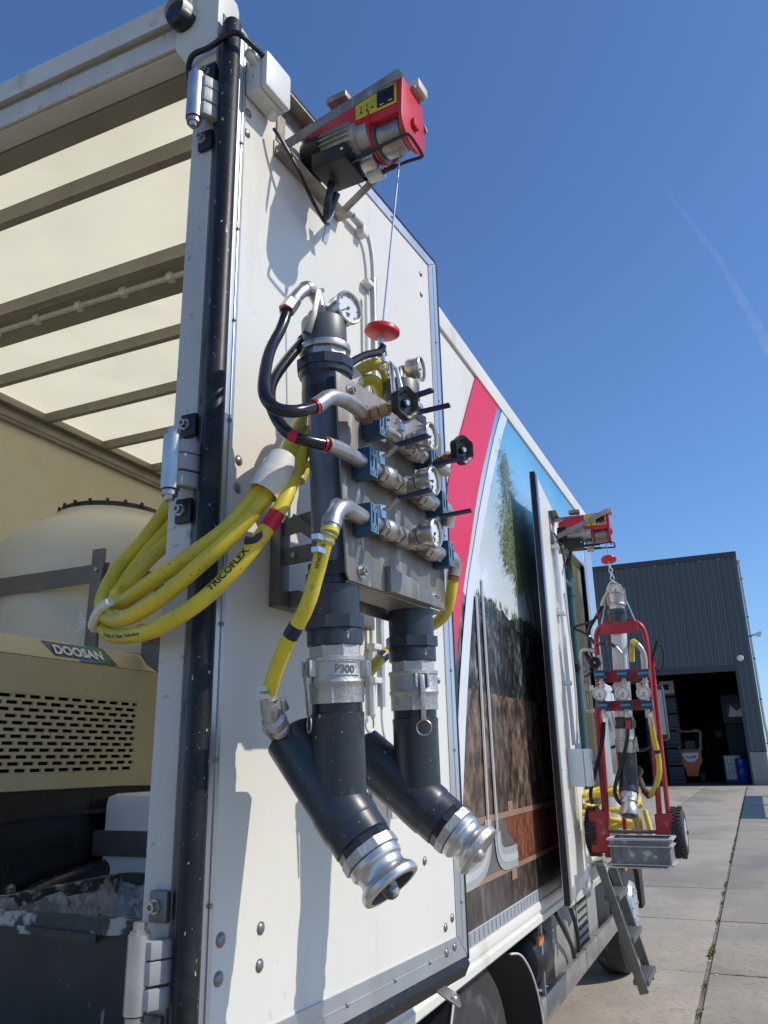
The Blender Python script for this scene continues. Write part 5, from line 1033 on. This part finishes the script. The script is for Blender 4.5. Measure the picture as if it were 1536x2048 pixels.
# mortar tub at the tail
tb_ = thing('mortar_tub', 'black mortar tub crusted with white cement at the rear of the truck floor', 'tub', (-.46, .53, 1.02))
def frus(x0, x1, y0, y1, zb, zt, d, m, name, inner=False):
    b = [(x0+d, y0+d, zb), (x1-d, y0+d, zb), (x1-d, y1-d, zb), (x0+d, y1-d, zb)]; tp = [(x0, y0, zt), (x1, y0, zt), (x1, y1, zt), (x0, y1, zt)]
    return MB().add(b+tp, [(0,1,2,3), (0,1,5,4), (1,2,6,5), (2,3,7,6), (3,0,4,7)])
X0, X1, Y0, Y1 = -.86, -.10, .25, .86
obj('tub_shell', frus(X0, X1, Y0, Y1, 1.02, 1.328, .03, None, ''), M['mortar'], tb_, flat=True)
ins = bmesh.new(); mb = MB(); nx = 40
def sub(a, b, c, d):
    for i in range(nx):
        for j in range(16):
            u0_, u1_, v0, v1 = i/nx, (i+1)/nx, j/16, (j+1)/16
            f_ = lambda u, v: V(a).lerp(V(b), u).lerp(V(d).lerp(V(c), u), v)
            mb.add([f_(u0_, v0), f_(u1_, v0), f_(u1_, v1), f_(u0_, v1)], [(0, 1, 2, 3)])
k = .012; zb = 1.08
sub((X0+k, Y1-k, 1.33), (X1-k, Y1-k, 1.33), (X1-.05, Y1-.05, zb), (X0+.05, Y1-.05, zb)); sub((X0+k, Y0+k, 1.33), (X0+k, Y1-k, 1.33), (X0+.05, Y1-.05, zb), (X0+.05, Y0+.05, zb))
sub((X1-k, Y0+k, 1.33), (X1-k, Y1-k, 1.33), (X1-.05, Y1-.05, zb), (X1-.05, Y0+.05, zb)); sub((X0+.05, Y0+.05, zb), (X1-.05, Y0+.05, zb), (X1-.05, Y1-.05, zb), (X0+.05, Y1-.05, zb))
from mathutils import noise as mnz
for v in mb.v: v += V((mnz.noise(v*17), mnz.noise(v*17+V((9, 3, 1))), mnz.noise(v*19+V((2, 8, 5)))))*.010
ins.free(); obj('cement_crust', mb, M['residue'], tb_)
def rimbar(p, q, w, h):
    r_ = MB(); n = 24; p, q = V(p), V(q); d = (q-p).normalized(); s_ = V((-d.y, d.x, 0)); rows = []
    for i in range(n+1):
        c = p.lerp(q, i/n); g_ = [1+.35*mnz.noise(c*21+V((k_*3.1, 0, 0))) for k_ in range(4)]
        rows.append([c+s_*w*.5*g_[0]+V((0, 0, h*.1)), c-s_*w*.5*g_[1]+V((0, 0, h*.1*g_[1])), c-s_*w*.5*g_[2]-V((0, 0, h*.8*g_[2])), c+s_*w*.5-V((0, 0, h*.8*g_[3]))])
    vs = [x for r in rows for x in r]; fs = [(i*4+k_, i*4+(k_+1) % 4, i*4+4+(k_+1) % 4, i*4+4+k_) for i in range(n) for k_ in range(4)]+[(0, 1, 2, 3), tuple(n*4+k_ for k_ in range(4))]
    return r_.add(vs, fs)
for p, q_ in (((X0, Y0, 1.33), (X1, Y0, 1.33)), ((X0, Y1, 1.335), (X1, Y1, 1.335)), ((X0, Y0, 1.331), (X0, Y1, 1.331)), ((X1, Y0, 1.331), (X1, Y1, 1.331))):
    obj('crusted_rim', rimbar(p, q_, .03, .034), M['tubrim'], tb_, ang=70)
obj('crusted_rim', rimbar((-.60, Y0-.016, 1.306), (-.36, Y0-.016, 1.300), .014, .02), M['tubrim'], tb_, ang=70)

# ------------------------------------------------------------------ side door leaf folded along the body, with the second hoist
sd = part('side_door', MB().box(L2, .02, 1.08, -.034, 0, 1.0, 3.17), 'panel')
obj('door_print', MB().box(L2, .02, 1.08, -.0362, -.0345, 1.0, 2.35), G_e2, sd); obj('door_print', MB().box(L2, .02, 1.08, -.0362, -.0345, 2.3505, 3.17), G_sky, sd)
obj('door_edge_strip', MB().box(L2, -.004, .035, -.038, .004, .99, 3.18), M['alu'], sd, bevel=.003)
obj('door_edge_strip', MB().box(L2, 1.06, 1.10, -.036, .004, .99, 3.18), M['alu'], sd, bevel=.003)
obj('door_gasket', MB().box(L2, -.016, -.0045, -.034, -.004, .98, 3.19), M['rubber'], sd, bevel=.003)
obj('door_bottom_strip', MB().box(L2, .036, 1.059, -.030, .003, .99, 1.05), M['alu'], sd, bevel=.002)
for s, z in ((.06, 3.05), (.06, 2.2), (.06, 1.6), (.12, 1.3)): obj('rivet', MB().dome(L2(s, .001, z), L2.n, .008, .005, 10), M['alupost'], sd)
jb3 = thing('junction_box', 'grey control box on the side door beneath the vertical conduit', 'junction box', L2(.42, 0, 1.55))
obj('box_body', MB().box(L2, .33, .56, .001, .085, 1.505, 1.70), M['jb'], jb3, bevel=.008)
obj('lid', MB().box(L2, .33, .56, .086, .12, 1.505, 1.70), M['jb'], jb3, bevel=.010)
for a in (.555, .60): obj('knob', MB().lathe([(0, .014), (.02, .014), (.024, .008)], L2(.52, .12, 1.53+(a-.5)), L2.n, 12), M['jb'], jb3)
obj('cable_gland', MB().lathe([(0, .016), (.03, .014)], L2(.45, .05, 1.70), (0, 0, 1), 10), M['jb'], jb3)
cd2 = thing('conduit', 'pale conduit running up the side door to the far hoist', 'conduit', L2(.45, 0, 1.75))
obj('conduit_pipe', MB().tube(smooth([L2(.45, .03, 1.72), L2(.45, .028, 2.2), L2(.45, .028, 2.85), L2(.46, .028, 2.95), L2(.50, .028, 3.0), L2(.54, .03, 2.97), L2(.55, .04, 2.9)], 4), .011, 10), M['jb'], cd2)
obj('loose_cable', MB().tube(smooth([L2(.56, .04, 2.6), L2(.60, .05, 2.2), L2(.57, .05, 1.9), L2(.52, .04, 1.72)]), .006, 8), M['jb'], cd2)
for z in (2.85, 2.45, 2.05): obj('conduit_clip', MB().box(L2, .425, .50, .001, .045, z, z+.022), M['jb'], cd2, bevel=.003)
h2s, h2z = .60, 2.90
hoist(L2, h2s, h2z, 'smaller looking red electric hoist far along the truck, above the red hand truck', (L2(h2s, .31, h2z+.04), V((.418, 3.42, 2.775)), V((.428, 3.42, 2.655))), (0, 0, 0))

# ------------------------------------------------------------------ red hand truck on the platform
def obj(name, mb, *a, **k):                     # frame drawn a little wide: narrow it about its axis
    mb.v = [V((.425+(v.x-.425)*.90, v.y, v.z)) for v in mb.v]; return OBJ0(name, mb, *a, **k)
ht = thing('hand_truck', 'red two wheeled hand truck standing on the fold-out step under the far hoist', 'hand truck', (.41, 3.45, 1.127))
Yh = 3.38
fp = smooth([(.235, Yh, 1.14), (.237, Yh, 1.30), (.252, Yh, 1.85), (.288, Yh, 2.10), (.292, Yh, 2.30), (.315, Yh, 2.362), (.362, Yh, 2.392), (.43, Yh, 2.395), (.50, Yh, 2.392), (.555, Yh, 2.378), (.588, Yh, 2.335), (.598, Yh, 2.25), (.592, Yh, 2.10), (.578, Yh, 1.85), (.552, Yh, 1.30), (.548, Yh, 1.14)], 5)
obj('frame_tube', MB().tube(fp, .0165, 14), M['trolley'], ht)
obj('top_plate', MB().box(A, .34, .565, 3.298, 3.306, 2.315, 2.380), M['trolley'], ht, bevel=.003)
for sx, a in ((-1, .285), (1, .603)):
    obj('side_tube', MB().tube(smooth([(a, Yh, 1.30+.0), (a+.006*sx, Yh+.02, 1.8), (a+.012*sx, Yh+.02, 2.12), (a+.03*sx, Yh+.02, 2.17)]) if sx > 0 else smooth([(.245, Yh+.03, 1.3), (.262, Yh+.03, 1.8), (.27, Yh+.02, 2.12), (.245, Yh+.02, 2.17)]), .014, 12), M['trolley'], ht)
g1 = obj('grip', MB().tube([(.618, Yh+.02, 2.165), (.66, Yh+.06, 2.27)], .020, 12), M['blackp'], ht)
obj('grip_guard', MB().tube(smooth([(.66, Yh+.06, 2.27), (.685, Yh+.05, 2.23), (.685, Yh+.03, 2.16), (.655, Yh+.02, 2.10), (.63, Yh+.02, 2.13)]), .006, 8), M['blackp'], g1)
g2 = obj('grip', MB().tube([(.245, Yh+.02, 2.165), (.205, Yh+.06, 2.25)], .020, 12), M['blackp'], ht)
obj('grip_guard', MB().tube(smooth([(.205, Yh+.06, 2.25), (.17, Yh+.05, 2.22), (.165, Yh+.03, 2.15), (.20, Yh+.02, 2.10), (.24, Yh+.02, 2.13)]), .006, 8), M['blackp'], g2)
obj('cross_plate', MB().box(A, .285, .60, 3.305, 3.312, 2.050, 2.118), M['redd'], ht, bevel=.002)
obj('cross_plate', MB().box(A, .278, .592, 3.305, 3.312, 1.895, 1.950), M['trolley'], ht, bevel=.002)
obj('cross_bar', MB().box(A, .24, .55, Yh-.012, Yh+.012, 1.17, 1.20), M['redd'], ht, bevel=.003)
obj('back_stay', MB().tube([(.33, Yh+.1, 1.14), (.34, Yh+.1, 1.75)], .014, 10), M['trolley'], ht)
obj('fender_plate', MB().box(A, .150, .252, Yh-.055, Yh-.045, 1.165, 1.378), M['redd'], ht, bevel=.012)
obj('fender_plate', MB().box(A, .533, .628, Yh-.055, Yh-.045, 1.165, 1.365), M['redd'], ht, bevel=.012)
obj('toe_plate', MB().box(A, .27, .60, 3.09, Yh, 1.1235, 1.131), M['plinth'], ht, bevel=.002)
for x0 in (.605, .115):
    w_ = obj('wheel', MB().lathe([(0, .07), (.0, .105), (.012, .118), (.03, .125), (.05, .125), (.068, .118), (.08, .105), (.08, .07)], (x0, Yh+.06, 1.265), (1, 0, 0), 32), M['tyre'], ht)
    kn = MB()
    for k in range(36):
        a = k*PI/18; u = V((0, math.cos(a), math.sin(a)))
        for s_ in (0, 1): kn.bar(V((x0+.022+s_*.036, Yh+.06, 1.265))+u*.124+V((0, -math.sin(a), math.cos(a)))*s_*.011, V((x0+.022+s_*.036, Yh+.06, 1.265))+u*.129+V((0, -math.sin(a), math.cos(a)))*s_*.011, .026, .012, (1, 0, 0))
    obj('tread_block', kn, M['tyre'], w_, kind='stuff')
    obj('hub', MB().lathe([(-.004, .03), (.0, .07), (.08, .07), (.084, .03)], (x0, Yh+.06, 1.265), (1, 0, 0), 20), M['rim'], w_)
obj('axle', MB().tube([(.10, Yh+.06, 1.265), (.70, Yh+.06, 1.265)], .010, 10), M['strap'], ht)
for p, q_ in (((.43, Yh-.01, 2.635), (.335, Yh-.01, 2.375)), ((.434, Yh-.01, 2.635), (.548, Yh-.01, 2.38))):
    m_ = V(p).lerp(V(q_), .25)+V((-.012 if q_[0] < .4 else .014, 0, .012))
    obj('sling_rod', MB().tube(smooth([p, m_, q_]), .0055, 8), M['zinc'], ht)

obj = OBJ0
# ---- manifold carried by the hand truck
m2 = thing('valve_manifold', 'frosted and dark grey pipe with three front gauges strapped to the red hand truck', 'manifold', (.43, 3.35, 1.4))
px = lambda z: .415+(z-1.80)*.045
Q = lambda z: V((px(z), 3.36, z)); UQ = V((.045, 0, 1)).normalized()
lz = lambda lst: [(z-1.80, r) for z, r in lst]
o_ = Q(1.80)
def q2(n, mb, m, **k): return obj(n, mb, M[m], m2, **k)
q2('frosted_pipe', MB().lathe(lz([(1.86, .044), (2.36, .044)]), o_, UQ, 32), 'clearpipe')
q2('pipe_union', MB().lathe(lz([(2.385, .050), (2.44, .050)]), o_, UQ, 32).lathe(lz([(2.44, .056), (2.462, .056)]), o_, UQ, 8), 'pvc', ang=25)
q2('adapter_nut', MB().lathe(lz([(2.462, .044), (2.485, .044)]), o_, UQ, 8), 'steel', ang=20)
q2('cap', MB().lathe(lz([(2.485, .05), (2.492, .052), (2.498, .048), (2.50, .046), (2.545, .046), (2.55, .049), (2.556, .040)]), o_, UQ, 32), 'steel')
for sx in (-1, 1): q2('cap_lever', MB().bar(Q(2.49)+V((sx*.05, 0, 0)), Q(2.56)+V((sx*.045, 0, .02)), .016, .010, (0, 1, 0)), 'steel', bevel=.003)
q2('top_elbow', MB().tube(smooth([Q(2.55), Q(2.575)+V((-.02, 0, 0)), Q(2.56)+V((-.05, 0, 0)), Q(2.52)+V((-.075, 0, 0)), Q(2.49)+V((-.085, 0, 0))]), .013, 12), 'steel')
gauge(m2, (.452, 3.32, 2.572), (.12, -1, -.18), .036, .03, 222)
q2('gauge_stem', MB().tube([Q(2.55), (.452, 3.345, 2.575)], .008, 8), 'steel')
q2('pipe_clip', MB().lathe(lz([(2.335, .05), (2.352, .05)]), o_, UQ, 24), 'blackp')
q2('pipe_nut', MB().lathe(lz([(1.80, .052), (1.862, .052)]), o_, UQ, 8, ph=.2).lathe(lz([(1.81, .060), (1.845, .060)]), o_, UQ, 8), 'rubber', ang=20)
cl2 = q2('camlock_coupling', MB().lathe(lz([(1.675, .048), (1.70, .050), (1.735, .050), (1.74, .054), (1.752, .054), (1.755, .050), (1.80, .048)]), o_, UQ, 32), 'cast')
obj('cam_lever', MB().bar(Q(1.755)+V((.055, -.02, 0)), Q(1.68)+V((.062, -.02, 0)), .014, .01, (0, 1, 0)), M['steel'], cl2)
q2('pipe_body', MB().lathe(lz([(1.50, .050), (1.66, .0515), (1.672, .0515), (1.675, .046)]), o_, UQ, 36), 'pvc')
RD2 = V((-.02, -.42, -.90)).normalized(); J2 = Q(1.52)
yf = q2('y_fitting', MB().lathe([(-.06, .048), (.0, .0515), (.06, .0515), (.064, .046)], J2, RD2, 36), 'pvc')
B2 = V((.42, .55, .72)).normalized(); obj('branch', MB().lathe([(0, .042), (.10, .042), (.102, .03)], J2, B2, 24), M['pvc'], yf)
q2('adapter_nut', MB().lathe([(.064, .048), (.095, .048)], J2, RD2, 10), 'cast', ang=20)
ec = q2('end_coupling', MB().lathe([(.095, .046), (.11, .047), (.118, .041), (.13, .041), (.145, .047), (.175, .048), (.182, .046), (.182, .038), (.10, .034)], J2, RD2, 36, caps=False).lathe([(.11, .036), (.11, 0)], J2, RD2, 24, caps=False), 'shiny', ang=30)
obj('inner_plug', MB().lathe([(.11, .012), (.165, .012), (.175, .006)], J2, RD2, 14), M['residue'], ec)
for i, gx in enumerate((.322, .444, .553)):
    kz = -.004*i
    q2('riser_pipe', MB().tube([(gx+.010, 3.275, 2.20+kz), (gx, 3.275, 1.86+kz)], .0135, 14), 'steel')
    for z0, z1, r in ((2.02, 2.036, .019), (2.045, 2.052, .021), (1.862, 1.88, .018)): q2('hex_nut', MB().tube([(gx+.004, 3.275, z0+kz), (gx+.004, 3.275, z1+kz)], r, 6 if r < .02 else 16), 'steel', ang=20)
    gauge(m2, (gx, 3.205, 1.985+kz), (.10, -1, -.16), .036, .03, 224)
    for zc in (2.092, 1.925):
        kc = q2('pipe_clamp', MB().box(A, gx-.028, gx+.034, 3.240, 3.304, zc-.022+kz, zc+.022+kz), 'clamp', bevel=.003)
        for sx in (-.016, .022): obj('clamp_bolt', MB().lathe([(0, .007), (.004, .007)], (gx+sx, 3.240, zc+kz), (0, -1, 0), 8), M['clampl'], kc)
        obj('clamp_face', MB().box(A, gx-.008, gx+.014, 3.2375, 3.2395, zc-.006+kz, zc+.006+kz), M['clampl'], kc)
handwheel(V((.310, 3.22, 2.155)), V((.1, -1, -.1)), .034, m2)
q2('tee', MB().tube([(.305, 3.40, 2.19), (.300, 3.40, 2.30)], .016, 12).tube([(.30, 3.40, 2.24), (.255, 3.40, 2.245)], .014, 12), 'steel')
q2('bypass_pipe', MB().tube(smooth([(.30, 3.40, 2.245), (.235, 3.40, 2.250), (.214, 3.40, 2.240), (.207, 3.40, 2.215)]), .012, 12).tube([(.207, 3.40, 2.22), (.210, 3.40, 1.95)], .012, 12).tube(smooth([(.210, 3.40, 1.95), (.212, 3.40, 1.92), (.225, 3.40, 1.908), (.29, 3.40, 1.905)]), .012, 12), 'steel')
for z in (2.16, 2.12, 2.06, 2.0): q2('hex_nut', MB().tube([(.208, 3.40, z), (.208, 3.40, z+.016)], .0165, 6), 'steel', ang=20)
q2('elbow', MB().tube(smooth([(.454, 3.275, 2.12), (.456, 3.275, 2.165), (.448, 3.27, 2.20), (.425, 3.27, 2.235)]), .013, 12), 'steel')
q2('elbow', MB().tube(smooth([(.568, 3.275, 2.11), (.572, 3.275, 2.17), (.562, 3.27, 2.215), (.543, 3.27, 2.245)]), .014, 12), 'steel')
bhp = smooth([(.425, 3.27, 2.235), (.395, 3.28, 2.258), (.345, 3.31, 2.272), (.31, 3.36, 2.27)], 5)
h = q2('black_hose', MB().tube(bhp, .010, 10), 'blackhose'); obj('tape_band', MB().tube(bhp[0:2], .0118, 10), M['redtape'], h); obj('tape_band', MB().tube(bhp[6:8], .0112, 10), M['redtape'], h)
h = q2('black_hose', MB().tube(smooth([Q(2.49)+V((-.085, 0, 0)), (.31, 3.37, 2.42), (.27, 3.38, 2.36), (.255, 3.42, 2.27), (.262, 3.45, 2.18)], 5), .010, 10), 'blackhose'); obj('tape_band', MB().tube([(.338, 3.36, 2.455), (.325, 3.365, 2.438)], .0115, 10), M['redtape'], h)
q2('black_hose', MB().tube(smooth([(.325, 3.365, 2.43), (.28, 3.37, 2.405), (.20, 3.38, 2.39), (.175, 3.38, 2.375), (.215, 3.38, 2.36), (.265, 3.385, 2.325), (.29, 3.39, 2.28)], 5), .008, 10), 'blackhose')
h = q2('black_hose', MB().tube(smooth([(.444, 3.275, 1.83), (.430, 3.28, 1.74), (.385, 3.31, 1.62), (.345, 3.30, 1.52), (.335, 3.30, 1.46), (.36, 3.31, 1.415), (.40, 3.32, 1.405)], 5), .0105, 10), 'blackhose'); obj('tape_band', MB().tube([(.445, 3.275, 1.84), (.442, 3.276, 1.80)], .0125, 10), M['redtape'], h)
q2('black_hose', MB().tube(smooth([(.30, 3.39, 1.84), (.285, 3.37, 1.74), (.235, 3.34, 1.58), (.20, 3.33, 1.47), (.205, 3.33, 1.41)], 5), .0105, 10), 'blackhose')
yh = smooth([(.485, 3.44, 2.17), (.492, 3.42, 2.235), (.515, 3.31, 2.268), (.543, 3.27, 2.245)], 5)
q2('yellow_hose', MB().tube(yh, .014, 12), 'yellow')
q2('ball_valve', MB().tube([(.563, 3.275, 1.885), (.563, 3.30, 1.815)], .016, 10), 'steel')
yh = smooth([(.563, 3.30, 1.82), (.565, 3.33, 1.74), (.572, 3.36, 1.65), (.566, 3.36, 1.56), (.53, 3.38, 1.48), (.50, 3.40, 1.45)], 5)
h = q2('yellow_hose', MB().tube(yh, .0150, 14), 'yellow'); obj('tape_band', MB().tube(yh[8:10], .0158, 14), M['navytape'], h)
q2('hose_coupling', MB().tube([(.50, 3.40, 1.45), (.472, 3.42, 1.475)], .021, 10).tube([(.472, 3.42, 1.475), (.455, 3.42, 1.54)], .015, 10), 'brass')
for x in (.252, .382, .51): q2('valve_tag', MB().box(A, x-.012, x+.014, 3.372, 3.376, 2.018, 2.045), 'white')
# two pale lances leaning behind
ln = thing('lance', 'pale thin lance leaning between the hand truck tubes, longer of the two', 'lance', (.40, 3.62, 1.13)); obj('rod', MB().tube([(.318, 3.56, 1.91), (.395, 3.62, 1.14)], .0105, 10), M['cab'], ln)
ln = thing('lance', 'pale thin lance with a dark end cap leaning right of the longer one', 'lance', (.42, 3.6, 1.5)); obj('rod', MB().tube([(.345, 3.56, 1.91), (.388, 3.58, 1.66)], .0105, 10), M['cab'], ln); obj('end_cap', MB().tube([(.388, 3.58, 1.66), (.398, 3.585, 1.60)], .016, 10), M['blackp'], ln)
ln.location.z = 1.5
# grey crate on the toe plate
cx0, cx1, cy0, cy1, cz0, cz1 = .305, .615, 3.085, 3.31, 1.136, 1.258
cr = thing('crate', 'grey plastic crate splashed with cement on the hand truck toe plate', 'crate', (.46, 3.2, cz0))
obj('crate_wall', MB().box(A, cx0+.012, cx1-.012, cy0+.012, cy0+.018, cz0, cz1).box(A, cx0+.012, cx1-.012, cy1-.018, cy1-.012, cz0, cz1).box(A, cx0+.012, cx0+.018, cy0+.0185, cy1-.0185, cz0, cz1).box(A, cx1-.018, cx1-.012, cy0+.0185, cy1-.0185, cz0, cz1).box(A, cx0+.019, cx1-.019, cy0+.019, cy1-.019, cz0, cz0+.006), M['crate'], cr)
def ring(x0, x1, y0, y1, z0, z1, w):
    return MB().box(A, x0, x1, y0, y0+w, z0, z1).box(A, x0, x1, y1-w, y1, z0, z1).box(A, x0, x0+w, y0+w, y1-w, z0, z1).box(A, x1-w, x1, y0+w, y1-w, z0, z1)
obj('crate_rim', ring(cx0-.004, cx1+.004, cy0-.004, cy1+.004, cz1-.006, cz1+.004, .022), M['cratelip'], cr, bevel=.002)
obj('crate_rib', ring(cx0, cx1, cy0, cy1, cz1-.036, cz1-.030, .012), M['cratelip'], cr); obj('crate_rib', ring(cx0, cx1, cy0, cy1, cz0+.002, cz0+.008, .012), M['cratelip'], cr)
for x in (cx0+.014, cx0+.055, cx1-.055, cx1-.018): obj('crate_rib', MB().box(A, x-.002, x+.002, cy0+.002, cy0+.012, cz0+.008, cz1-.036), M['crate'], cr)
# coil of yellow hose in the side opening
hc = thing('hose_coil', 'loose coil of yellow hose heaped in the side door opening behind the hand truck', 'hose', (.16, 3.95, 1.14))
for i in range(5):
    pts = []; tl = rnd.uniform(-.3, .3); c = V((.20+rnd.uniform(-.03, .03), 3.88+rnd.uniform(-.05, .05), 1.18+i*.065)); rr = rnd.uniform(.13, .18)
    for k in range(29): a = k*2*PI/26; pts.append(c+V((math.cos(a)*rr, math.sin(a)*rr*1.2, math.sin(a+i)*rr*tl+k*.0012)))
    obj('hose', MB().tube(pts, .0165, 12), M['yellow'], hc)
obj('hose', MB().tube(smooth([(.33, 3.62, 1.50), (.37, 3.6, 1.44), (.405, 3.6, 1.30), (.41, 3.62, 1.14)]), .0155, 12), M['yellow'], hc)
obj('hose', MB().tube(smooth([(.44, 3.62, 1.36), (.47, 3.56, 1.24), (.50, 3.5, 1.145)]), .0155, 12), M['yellow'], hc)
obj('open_end', MB().lathe([(0, .034), (.10, .034), (.10, .024), (.02, .024)], (.215, 3.62, 1.34), (0, -1, 0), 20, caps=False), M['alupost'], hc)

# ------------------------------------------------------------------ hanging ladder
la = thing('ladder', 'short grey aluminium step ladder hooked on the fold-out step', 'ladder', (.2, 4.2, .33))
ya, yb = 4.02, 4.42
for y in (ya, yb):
    obj('stringer', MB().bar((.085 if y == ya else .075, y, 1.05), (.275 if y == ya else .262, y, .345 if y == ya else .325), .052, .026, (1, 0, 0)), M['ladder'], la, bevel=.003)
for k in (.30, .62, .93):
    c = V((.085, 0, 1.05)).lerp(V((.272, 0, .345)), k)
    obj('tread', MB().box(A, c.x-.045, c.x+.045, ya+.015, yb-.015, c.z-.014, c.z+.014), M['ladder'], la, bevel=.003)
    for j in range(5): obj('tread_groove', MB().box(A, c.x-.036+j*.018-.003, c.x-.036+j*.018+.003, ya+.016, yb-.016, c.z+.0141, c.z+.018), M['ladder'], la)
